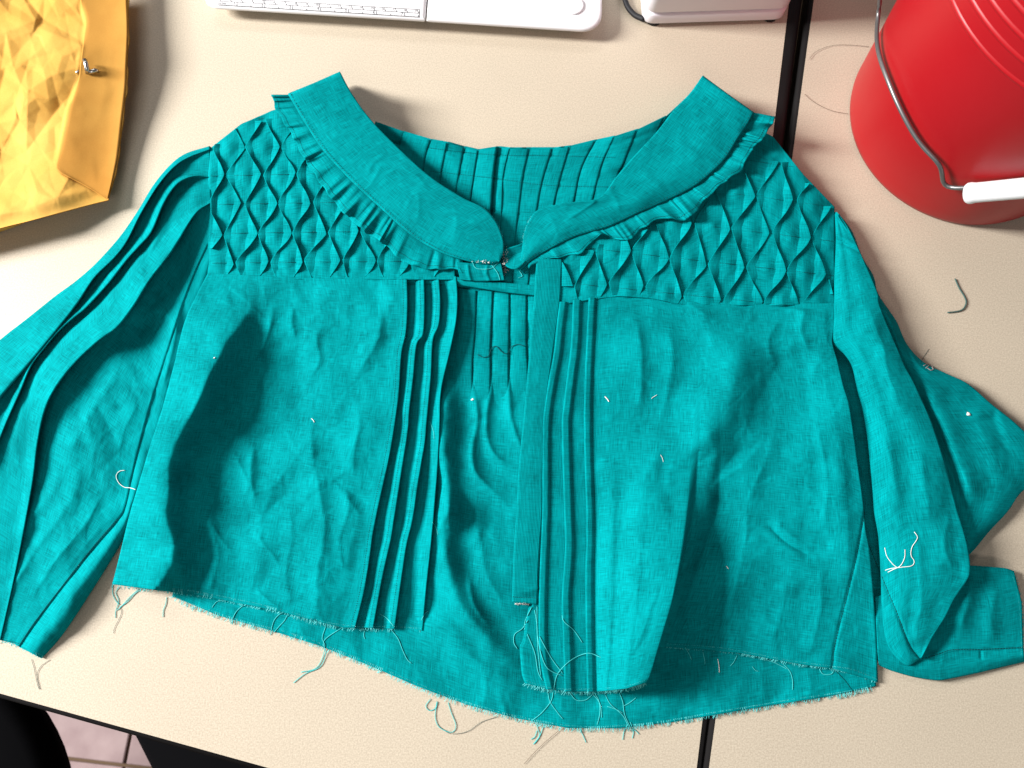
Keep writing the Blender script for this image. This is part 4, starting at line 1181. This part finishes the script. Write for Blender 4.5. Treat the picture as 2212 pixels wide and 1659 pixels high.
for par, m, pts in (
    (left_front, 0, [(243, 1266), (244, 1285), (252, 1300), (258, 1306)]), (left_front, 0, [(258, 1268), (250, 1280), (256, 1298), (250, 1320), (249, 1335)]),
    (left_front, 0, [(300, 1272), (280, 1290), (262, 1310), (253, 1318)]), (left_front, 0, [(305, 1272), (290, 1284), (275, 1300), (258, 1312)]),
    (left_front, 1, [(258, 1310), (262, 1325), (248, 1355), (245, 1368)]), (left_front, 0, [(360, 1290), (358, 1305), (353, 1318), (352, 1333)]),
    (left_front, 0, [(532, 1306), (520, 1312), (508, 1325), (498, 1348)]), (left_front, 0, [(480, 1297), (468, 1300), (458, 1312)]), (left_front, 0, [(612, 1322), (600, 1330), (590, 1345), (584, 1372)]),
    (left_front, 0, [(622, 1325), (615, 1340), (604, 1352), (592, 1366)]), (left_front, 0, [(705, 1350), (696, 1378), (702, 1395), (695, 1425), (680, 1445), (650, 1452)]),
    (left_front, 0, [(738, 1356), (700, 1384), (704, 1410), (692, 1440), (660, 1455), (634, 1475)]), (left_front, 0, [(845, 1360), (860, 1380), (870, 1405), (880, 1425), (889, 1433)]),
    (left_front, 0, [(910, 1340), (918, 1325), (925, 1320)]), (left_front, 0, [(788, 1358), (786, 1372), (788, 1380)]), (left_front, 0, [(850, 1352), (835, 1335), (822, 1327)]),
    (back, 0, [(930, 1510), (920, 1525), (928, 1535), (940, 1530), (944, 1515)]), (back, 0, [(945, 1517), (940, 1545), (948, 1570), (975, 1582), (985, 1568), (975, 1540), (968, 1518)]),
    (back, 1, [(948, 1570), (975, 1585), (1010, 1580), (1040, 1560), (1075, 1548)]), (back, 0, [(1155, 1556), (1162, 1575), (1165, 1590), (1152, 1608)]), (back, 0, [(1175, 1565), (1166, 1590), (1155, 1606)]),
    (back, 0, [(1160, 1578), (1155, 1592), (1147, 1597)]), (back, 0, [(1252, 1574), (1260, 1590), (1266, 1604)]), (back, 0, [(1356, 1565), (1348, 1580), (1345, 1598)]), (back, 0, [(1362, 1560), (1368, 1580), (1366, 1595)]), (back, 0, [(1368, 1575), (1375, 1580), (1380, 1586)]),
    (right_front, 0, [(1183, 1490), (1188, 1515), (1205, 1540), (1216, 1553)]), (right_front, 0, [(1195, 1495), (1190, 1515), (1170, 1540), (1150, 1556)]), (right_front, 0, [(1230, 1496), (1245, 1512), (1265, 1512), (1280, 1500)]),
    (right_front, 0, [(1284, 1496), (1294, 1515), (1296, 1540), (1290, 1566)]), (right_front, 0, [(1278, 1496), (1296, 1520), (1300, 1550)]), (right_front, 0, [(1305, 1494), (1318, 1520), (1345, 1545), (1358, 1570)]),
    (right_front, 0, [(1336, 1492), (1345, 1515), (1350, 1545), (1366, 1580)]), (right_front, 0, [(1374, 1507), (1360, 1518), (1346, 1526)]), (right_front, 0, [(1312, 1526), (1330, 1532), (1345, 1540)]),
    (right_front, 0, [(1214, 1326), (1218, 1342), (1240, 1362), (1258, 1388)]), (right_front, 0, [(1160, 1310), (1162, 1380), (1180, 1440), (1215, 1460)]), (right_front, 0, [(1164, 1372), (1190, 1420), (1216, 1455)]),
    (right_front, 0, [(1196, 1488), (1205, 1455), (1235, 1425), (1270, 1411), (1298, 1420)]), (right_front, 0, [(1139, 1370), (1155, 1410), (1162, 1450), (1172, 1470)]), (right_front, 0, [(1140, 1340), (1128, 1358), (1112, 1370), (1110, 1388), (1118, 1402)]),
    (right_front, 0, [(1155, 1318), (1160, 1350), (1162, 1400), (1168, 1460)]), (right_front, 0, [(1148, 1312), (1135, 1340), (1133, 1360)]),
    (right_front, 0, [(1592, 1416), (1585, 1430), (1578, 1438)]), (right_front, 0, [(1625, 1440), (1632, 1448), (1638, 1450)]), (right_front, 0, [(1690, 1432), (1706, 1450), (1712, 1470), (1712, 1490)]), (right_front, 0, [(1518, 1408), (1522, 1425), (1523, 1435)]),
    (right_front, 0, [(1770, 1445), (1778, 1456), (1795, 1456), (1803, 1446)]), (right_front, 1, [(1806, 1450), (1825, 1470), (1845, 1495), (1862, 1498)]), (right_front, 0, [(1480, 1398), (1488, 1412), (1494, 1425)]), (right_front, 0, [(1645, 1424), (1670, 1430), (1700, 1445)]),
    (sleeve_l, 1, [(68, 1424), (74, 1445), (80, 1475), (84, 1488)]), (sleeve_l, 1, [(108, 1425), (88, 1440), (80, 1460), (86, 1490)]), (sleeve_l, 1, [(0, 1390), (15, 1384), (40, 1390)]),
    (sleeve_r, 1, [(1990, 786), (1993, 775), (2007, 754)]),
    (collar_l, 0, [(1020, 566), (1030, 580), (1060, 580), (1075, 568)]), (collar_l, 0, [(1062, 572), (1075, 590), (1080, 605)]), (collar_r, 0, [(1122, 585), (1128, 596), (1120, 600)]),
    (left_front, 0, [(934, 1128), (942, 1140), (946, 1155)]), (left_front, 0, [(928, 910), (936, 930), (938, 948)]),
):
    hang(par, pts, (THREAD_TEAL, THREAD_DARK)[m])

# ------------------------------------------------------------------ loose threads and lint
def loose(name, plist, mat, r, label, cat_, group=None, tree=True):
    geo = []
    for pts in plist:
        c = cat(pts, 30)
        z = np.array([on_cloth(TREE, q[0], q[1], .0008)[2] for q in c]) if tree else np.full(len(c), .0012)
        for k in range(4): z[1:-1] = np.maximum(z[1:-1], (z[:-2] + z[2:]) / 2)
        geo.append(np.array([P(q[0], q[1], zz) for q, zz in zip(c, z)]))
    return tubes(name, geo, r, mat, None, 6, label=label, cat=cat_, group=group)


loose('loose_thread', [[(270, 1016), (258, 1018), (251, 1028), (256, 1042), (268, 1052), (282, 1054), (294, 1058)]], WHITE_FIBRE, .00025, 'white curled thread on the sleeve by the table front edge', 'thread', 'loose white threads')
loose('loose_thread', [[(1975, 1149), (1982, 1162), (1970, 1182), (1968, 1200), (1975, 1212), (1970, 1222), (1950, 1225), (1925, 1228), (1912, 1232)], [(1911, 1183), (1916, 1202), (1928, 1218), (1938, 1226)], [(1955, 1187), (1954, 1205), (1945, 1222), (1930, 1230), (1918, 1236)]], WHITE_FIBRE, .00025, 'branching white thread on the folded sleeve', 'thread', 'loose white threads')
loose('loose_thread', [[(1032, 766), (1045, 772), (1056, 768), (1062, 752), (1072, 748), (1084, 760), (1096, 764), (1104, 750), (1118, 744), (1135, 748)]], THREAD_DARK, .0003, 'dark wavy thread across the stitched pleats inside the opening', 'thread')
loose('loose_thread', [[(2063, 602), (2072, 622), (2084, 642), (2087, 655), (2080, 668), (2066, 673), (2047, 675)]], new_mat('grey_green_thread', (0.05, 0.11, 0.10), .8, .2), .0006, 'grey green hooked thread on the table right of the blouse', 'thread', None, False)
loose('hair_strand', [[(1748, 128), (1762, 112), (1790, 100), (1815, 97), (1850, 98), (1878, 101)]], HAIR, .00016, 'fine hair arching from the black joint to the bucket, upper of two', 'hair', 'hairs on the table', False)
loose('hair_strand', [[(1738, 203), (1752, 216), (1775, 230), (1800, 240), (1832, 246)]], HAIR, .00016, 'fine hair curving from the black joint to the bucket, lower of two', 'hair', 'hairs on the table', False)
loose('hair_strand', [[(1234, 1545), (1210, 1575), (1170, 1610), (1132, 1650)]], HAIR, .00016, 'straight fine hair on the table below the blouse hem', 'hair', 'hairs on the table', False)
for u, v, a, l_, r_, lab in ((1311, 862, .9, 14, .00045, 'white lint fibre on the front panel beside the tucks, nearest the placket'), (1413, 857, -.6, 14, .0002, 'thin pale lint fibre slanting up right on the panel'),
                             (676, 908, .9, 10, .0003, 'short white lint fibre on the left front panel'), (1552, 1438, 1.45, 30, .00025, 'straight white fibre on the back hem below the dark fold'),
                             (1571, 1226, 1.0, 8, .0003, 'tiny pale fibre in the shade beside the tall fold'), (1430, 990, 1.2, 16, .00016, 'pale fibre lying lengthwise near the tall fold')):
    loose('lint_fibre', [[(u - math.cos(a) * l_ / 2, v - math.sin(a) * l_ / 2), (u + math.sin(a), v), (u + math.cos(a) * l_ / 2, v + math.sin(a) * l_ / 2)]], WHITE_FIBRE, r_, lab, 'lint', 'lint on the blouse')


def speck(u, v, s, label, seed):
    rg_ = np.random.default_rng(seed)
    c = on_cloth(TREE, u, v, .001)
    th_ = np.linspace(0, 2 * np.pi, 10, endpoint=False)
    rows = []
    for q, f in ((-.7, .5), (-.2, 1), (.4, .9), (.8, .4)):
        rows.append(np.stack([c[0] + s * f * np.cos(th_) * (1 + .3 * rg_.normal(size=10)), c[1] + s * .7 * f * np.sin(th_) * (1 + .3 * rg_.normal(size=10)), np.full(10, c[2] + q * s * .6)], -1))
    mesh_obj('lint_ball', np.vstack(rows), list(grid_faces(4, 10, True)) + [list(range(10))[::-1], list(range(30, 40))], WHITE_FIBRE, None, label=label, cat='lint', group='lint on the blouse')


speck(2092, 895, .0021, 'white lint ball on the outspread part of the sleeve near the bucket', 1)
speck(1021, 863, .0013, 'white lint ball at the end of the stitched pleats in the opening', 2)
speck(463, 773, .0008, 'tiny white speck on the shaded fold of the left front', 3)
loose('lint_fluff', [[(1995, 790), (2005, 787), (2015, 793), (2012, 800), (2003, 795)], [(2000, 795), (2008, 790), (2017, 798)]], new_mat('grey_fluff', (.35, .33, .32), .9, .1), .0004, 'grey fluff on the shaded edge of the sleeve toward the bucket', 'lint', 'lint on the blouse')


# ------------------------------------------------------------------ red bucket
BX, BY = 0.4409, 0.4170
BR, TP, BH = 0.1108, 0.092, 0.37
bk = empty('bucket', (BX, BY, 0), 'red plastic bucket with wire handle and white grip', 'bucket')


def lathe(name, prof, mat, parent, cx, cy, n=96, **kw):
    th = np.linspace(0, 2 * np.pi, n, endpoint=False)
    rows = [np.stack([cx + r * np.cos(th), cy + r * np.sin(th), np.full(n, z)], -1) for r, z in prof]
    return mesh_obj(name, np.vstack(rows), grid_faces(len(prof), n, True), mat, parent, True, **kw)


rad = lambda z: BR + TP * z
prof = [(0.0, .004), (BR - .012, .004), (BR - .006, .0012), (BR - .001, .003)]
prof += [(rad(z) - .0003, z) for z in np.linspace(.008, .19, 16)]
body = lathe('body', prof + [(rad(.195), .195), (rad(.30), .30), (rad(BH), BH), (rad(BH) - .003, BH), (rad(.30) - .003, .30), (rad(.02) - .003, .02), (0.0, .012)], RED, bk, BX, BY)
for z in (.205, .222, .236, .250):
    r = rad(z)
    lathe('rim_ring', [(r - .0005, z - .0025), (r + .0006, z - .0018), (r + .0013, z - .0004), (r + .0013, z + .0004), (r + .0005, z + .0018), (r - .0005, z + .0025)], RED, bk, BX, BY)
lathe('rim', [(rad(BH) - .001, BH - .012), (rad(BH) + .006, BH - .011), (rad(BH) + .006, BH - .001), (rad(BH) + .003, BH + .002), (rad(BH) - .003, BH + .001)], RED, bk, BX, BY)
# wire bail hanging against the near side, found where the sight lines meet the wall
def on_bucket(u, v, gap):
    d = PV(u, v, 0) - cam_loc
    d.normalize()
    t, best = 0.2, (9.0, None)
    while t < 1.2:
        p = cam_loc + d * t
        g = math.hypot(p.x - BX, p.y - BY) - (rad(p.z) + gap)
        if g < best[0]: best = (g, p.copy())
        if g < 0: break
        t += .0008
    return np.array(best[1])


wire2 = [(1912, -120), (1906, -50), (1901, 0), (1896, 40), (1893, 85), (1900, 125), (1915, 165), (1935, 215), (1957, 260), (1980, 300), (2005, 330), (2030, 352), (2038, 365), (2037, 382), (2030, 396), (2036, 405), (2050, 407), (2080, 406), (2110, 404)]
wp = np.array([on_bucket(u, v, .006) for u, v in [tuple(q[:2]) for q in cat(wire2, 60)]])
# the bail bulges away from the wall towards the grip
for k in range(6): wp[1:-1] = wp[1:-1] * .5 + (wp[:-2] + wp[2:]) * .25
top = wp[0] + (wp[0] - wp[6]) * 1.0
tubes('handle', [np.vstack([[top + [0.0, .0, .08], top], wp])], .0019, METAL, bk, 10)
g0, g1 = on_bucket(2088, 418, .012), on_bucket(2300, 398, .012)
ax = g1 - g0; ax /= np.linalg.norm(ax)
GRIPM = WHITE_PL
pg = [g0 + ax * s for s in (0, .0006, .004, .006, .009, .04, .085)]
V, F = tube_geo(np.array([g0 + ax * s for s in (.006, .0, -.0004, .0015, .004, .007, .012, .04, .085)]), np.array([.0045, .0045, .0075, .0088, .0090, .0084, .0083, .0084, .0084]), 24)
mesh_obj('grip', V, F[:-2] + [F[-1]], WHITE_PL, bk)

# ------------------------------------------------------------------ sewing machine bed with printed ruler
SZ = 0.019
sm = empty('sewing_machine', tuple(P(880, -60, 0).tolist()), 'white sewing machine bed with a printed ruler along its front', 'sewing machine')


def round_poly(pts, rad_, n=8):
    out = []
    m = len(pts)
    for i in range(m):
        a, b, c = np.array(pts[i - 1]), np.array(pts[i]), np.array(pts[(i + 1) % m])
        r = rad_[i]
        if r <= 0: out.append(tuple(b)); continue
        d1 = (a - b) / np.linalg.norm(a - b); d2 = (c - b) / np.linalg.norm(c - b)
        for k in range(n + 1):
            t = k / n
            p = b + d1 * r * (1 - t) ** 2 + d2 * r * t ** 2
            out.append(tuple(p))
    return out


def hull(name, poly, prof, mat, parent, ctr, **kw):
    """Stack of plan outlines: prof = [(inset metres, z)], closed top and bottom."""
    p = np.array(poly); n = len(p)
    ar = 0.5 * np.sum(p[:, 0] * np.roll(p[:, 1], -1) - np.roll(p[:, 0], -1) * p[:, 1])
    if ar < 0: p = p[::-1]
    ex, ey = np.array(ctr[0]), np.array(ctr[1])
    c0 = p.mean(0); A = np.stack([ex, ey], 1); q = np.linalg.solve(A, (p - c0).T).T
    mid = (q.max(0) + q.min(0)) / 2; hf = (q.max(0) - q.min(0)) / 2
    rows = [np.c_[((mid + (q - mid) * (1 - i / hf)) @ A.T) + c0, np.full(n, z)] for i, z in prof]
    F = [list(f) for f in grid_faces(len(prof), n, True)]
    F += [list(range(n))[::-1], list(range((len(prof) - 1) * n, len(prof) * n))]
    return mesh_obj(name, np.vstack(rows), F, mat, parent, True, **kw)


def pl(u, v, z=SZ): return tuple(P(u, v, z)[:2])


bevel_prof = [(.015, .003), (.008, .007), (.003, .011), (.0008, .0140), (0, .0160), (.0008, .0178), (.0022, .0187), (.004, SZ)]
f0, f1, f2 = np.array(pl(438, 12)), np.array(pl(918, 41)), np.array(pl(1300, 66))
back_d = np.array(pl(930, -120)) - np.array(pl(918, 41)); back_d /= np.linalg.norm(back_d)
box_poly = round_poly([f0, f1, f1 + back_d * .10, f0 + back_d * .10], [.014, .0008, .0008, .004])
dirx = (f2 - f1) / np.linalg.norm(f2 - f1)
hull('accessory_box', box_poly, bevel_prof, WHITE_PL, sm, (dirx, back_d))
dirx = (f2 - f1) / np.linalg.norm(f2 - f1)
g_ = f1 + dirx * .0012
bed_poly = round_poly([g_, f2, f2 + back_d * .12, g_ + back_d * .12], [.0008, .022, .01, .001], 12)
bed = hull('bed', bed_poly, bevel_prof, WHITE_PL, sm, (dirx, back_d))
kb = P(1238, 13, SZ)
lathe('button', [(.0105, SZ - .001), (.0105, SZ + .0012), (.0098, SZ + .002), (.0080, SZ + .0017), (.004, SZ + .0013), (0.0, SZ + .0012)], WHITE_PL, bed, float(kb[0]), float(kb[1]), 40)
for u in (500, 860, 980, 1230):
    q = P(u, -10, 0)
    lathe('rubber_foot', [(.0, .0002), (.008, .0002), (.008, .005), (0, .005)], RUBBER, sm, float(q[0]), float(q[1]) + .02, 20)

# printed ruler
rx0, rx7 = P(511.7, 9.5, SZ), P(873.8, 31.5, SZ)
rd = (rx7 - rx0); inch = np.linalg.norm(rd) / 6; rd /= np.linalg.norm(rd)
rn = np.array([-rd[1], rd[0], 0.0])                  # towards the back of the machine
zt = SZ + .00025


def rp(x, y): return rx0 + rd * (x - 1) * inch + rn * y + np.array([0, 0, zt - SZ])


def bar(x0, y0, x1, y1, wd=.00026):
    a, b = rp(x0, y0), rp(x1, y1)
    t = (b - a) / np.linalg.norm(b - a); n2 = np.array([-t[1], t[0], 0]) * wd
    return [a - n2, b - n2, b + n2, a + n2]


rows_ = .0042
quads = []
xe = 1 + (19.0 / 2.54) - .0
x_end = 7.52
quads += [bar(.3, -.0018, x_end, -.0018), bar(.3, -.0018 + rows_, x_end, -.0018 + rows_), bar(.3, -.0018 + 2 * rows_, x_end, -.0018 + 2 * rows_), bar(x_end, -.0018, x_end, -.0018 + 2 * rows_)]
for k in range(1, 8):
    quads.append(bar(k, -.0018, k, .0018))
    if k < 8: quads.append(bar(k + .5 - .0, -.0018, k + .5, .0002))
for k in range(1, 20):
    x = .95 + (k - 2.54) / 2.54 + .06
    quads.append(bar(x, -.0018 + rows_, x, -.0018 + rows_ * (1.95 if k % 5 == 0 else 1.45)))
V = [p for q in quads for p in q]
mesh_obj('ruler_marks', V, [[4 * i, 4 * i + 1, 4 * i + 2, 4 * i + 3] for i in range(len(quads))], PRINT, sm, False)


def text(s, x, y, size, parent):
    cu = bpy.data.curves.new('t', 'FONT'); cu.body = s; cu.size = size; cu.align_x = 'RIGHT'; cu.align_y = 'CENTER'; cu.resolution_u = 3
    ob = bpy.data.objects.new('t', cu); COL.objects.link(ob)
    bpy.context.view_layer.update()
    me = bpy.data.meshes.new_from_object(ob.evaluated_get(bpy.context.evaluated_depsgraph_get()))
    bpy.data.objects.remove(ob)
    o = rp(x, y)
    V = [o + rd * v.co.x + rn * v.co.y for v in me.vertices]
    F = [list(p.vertices) for p in me.polygons]
    return mesh_obj('ruler_numeral', V, F, PRINT, parent, False)


for k in range(1, 8): text(str(k), k - .06, .0004, .0043, sm)
for k in range(1, 20): text(str(k), 1.01 + (k - 2.54) / 2.54 - .03, -.0018 + rows_ * 1.55, .0036, sm)
text('inches', .62, .0002, .0036, sm)

# ------------------------------------------------------------------ white machine with stepped base
wm = empty('machine', tuple(P(1540, 0, 0).tolist()), 'white machine with grooved base and black cord by the table joint', 'machine')
b0, b1 = np.array(P(1386, 60, 0)[:2]), np.array(P(1692, 50, 0)[:2])
dd = (b1 - b0) / np.linalg.norm(b1 - b0); nb = np.array([-dd[1], dd[0]])
base_poly = round_poly([b0, b1, b1 + nb * .13, b0 + nb * .13], [.012, .012, .012, .012], 8)
hull('base', base_poly, [(.004, .0035), (.0012, .0042), (0, .006), (0, .016), (.0008, .0178), (.003, .0185)], PINK_WHITE, wm, (dd, nb))
hull('groove', base_poly, [(.003, .0180), (.003, .0205)], GROOVE, wm, (dd, nb))
hull('casing', base_poly, [(.004, .0200), (.0008, .0207), (0, .0222), (.001, .10), (.006, .108), (.012, .110)], PINK_WHITE, wm, (dd, nb))
for a in (.03, .85):
    q = b0 + (b1 - b0) * (a + .06) + nb * .008
    lathe('rubber_foot', [(0, .0003), (.007, .0003), (.007, .0042), (0, .0042)], RUBBER, wm, float(q[0]), float(q[1]), 20)
cpts = [P(1346, -60, .006), P(1346, -20, .005), P(1350, 0, .004), P(1358, 18, .0035), P(1372, 33, .0035), P(1392, 42, .006)]
tubes('power_cord', [cat(np.array(cpts), 30)], .0027, RUBBER, wm, 10)

# ------------------------------------------------------------------ padded envelope
ev = empty('envelope', tuple(P(60, 200, 0).tolist()), 'crumpled golden envelope with metal clasp lying at the left', 'envelope')


er = [(275, -60), (275, 0), (277, 60), (276, 100), (274, 140), (272, 190), (264, 260), (256, 330), (246, 380), (233, 432)]
eb = [(-260, 560), (-120, 526), (0, 493), (60, 478), (130, 459), (190, 443), (233, 432)]
zE = [42, 44, 40, 36, 33]
nE = 220
rt_ = cat(zc(er, [24, 25, 26, 23, 16, 11, 14]), nE)
mE = 260
sheet = np.zeros((nE, mE, 3))
bc = cat(eb, mE)
for i in range(nE):
    t = i / (nE - 1)
    for_row = rt_[i]
    x0 = -260
    us = np.linspace(x0, for_row[0], mE)
    # rows run parallel to the bottom edge near it
    bv = np.interp(us, bc[:, 0], bc[:, 1]) - 432
    sheet[i, :, 0] = us
    sheet[i, :, 1] = for_row[1] + bv * (0.25 + .75 * t)
    sheet[i, :, 2] = for_row[2]
u, v = sheet[..., 0], sheet[..., 1]
edge = sstep((rt_[:, None, 0] - u) / 50) * sstep((np.interp(u, bc[:, 0], bc[:, 1]) - v) / 40)
fl_u = np.interp(v, [-60, 0, 50, 110, 167, 233, 325, 360, 378, 405, 430], [170, 173, 185, 177, 170, 147, 128, 120, 140, 190, 228])
fm = 0.12 + 0.88 * sstep((fl_u - u) / 14 + .5)
zz = sheet[..., 2] + 12 * sstep((rt_[:, None, 0] - u) / 170) + fm * (tri_facet(u, v, 3, 100, 7.0, .6) * (0.10 + .90 * edge) + (tri_facet(u, v, 8, 46, 1.8, .5) + tri_facet(u, v, 9, 24, .7, .4)) * (.2 + .8 * edge)) + tri_facet(u, v, 12, 30, .22)
jit = np.maximum(.6, 1.6 + 2.6 * vnoise(v / 22, np.zeros_like(v), 7)) * sstep((u - 200) / 60)
top_v = P(u + jit, v, zz / 1000)
bot_v = top_v.copy()
bot_v[..., 2] = top_v[..., 2] - 0.0012 - (0.030) * edge ** .8 * sstep((200 - u) / 300 + .15)
bot_v[..., 2] = np.maximum(bot_v[..., 2], .001)
mesh_obj('front_sheet', top_v.reshape(-1, 3), grid_faces(nE, mE), KRAFT, ev, True)
mesh_obj('back_sheet', bot_v.reshape(-1, 3), grid_faces(nE, mE)[:, ::-1], KRAFT, ev, True)
envtree = ray_z([o for o in ev.children if o.name.startswith('front_sheet')])
# flap folded over the right edge
fl_in = [(170, -60), (173, 0), (180, 28), (185, 50), (181, 80), (177, 110), (173, 140), (170, 167), (157, 213), (147, 233), (138, 275), (128, 325), (120, 360), (124, 370), (140, 379), (190, 405), (228, 429)]
fl_out = er
a = cat(fl_in, 90); b = cat([(p[0] - 1.5, p[1]) for p in er], 90)
G = np.zeros((90, 30, 3)); 
for k in range(30):
    f = k / 29
    q = a * (1 - f) + b * f
    for i in range(90):
        p = on_cloth(envtree, q[i, 0], q[i, 1], .0016 + .0010 * (1 - f))
        G[i, k] = p
for k in range(1):
    G[1:-1, 1:-1] = G[1:-1, 1:-1] * .5 + .125 * (G[:-2, 1:-1] + G[2:, 1:-1] + G[1:-1, :-2] + G[1:-1, 2:])
fo = mesh_obj('flap', G.reshape(-1, 3), grid_faces(90, 30), KRAFT_SHADE, ev, True)
fo.modifiers.new('paper', 'SOLIDIFY').thickness = .0004
# clasp: a washer with two bent prongs
ET = ray_z([o for o in ev.children if o.name in ('flap', 'front_sheet') or o.name.startswith('flap')])
def oe(u, v, lift): return on_cloth(ET, u, v, lift)
cp = empty_part = None
clasp = tubes('clasp', [np.array([oe(189, 158, .001), oe(188, 150, .005), oe(186, 138, .0075), oe(183, 129, .0065)])], .0022, CLASP, ev, 8)
tubes('prong', [np.array([oe(190, 157, .001), oe(197, 155, .0035), oe(205, 152, .004), oe(212, 153, .0025)])], .0020, CLASP, clasp, 8)
tubes('prong', [np.array([oe(165, 158, .0008), oe(168, 155, .0014), oe(171, 153, .0008)])], .0014, CLASP, clasp, 8)
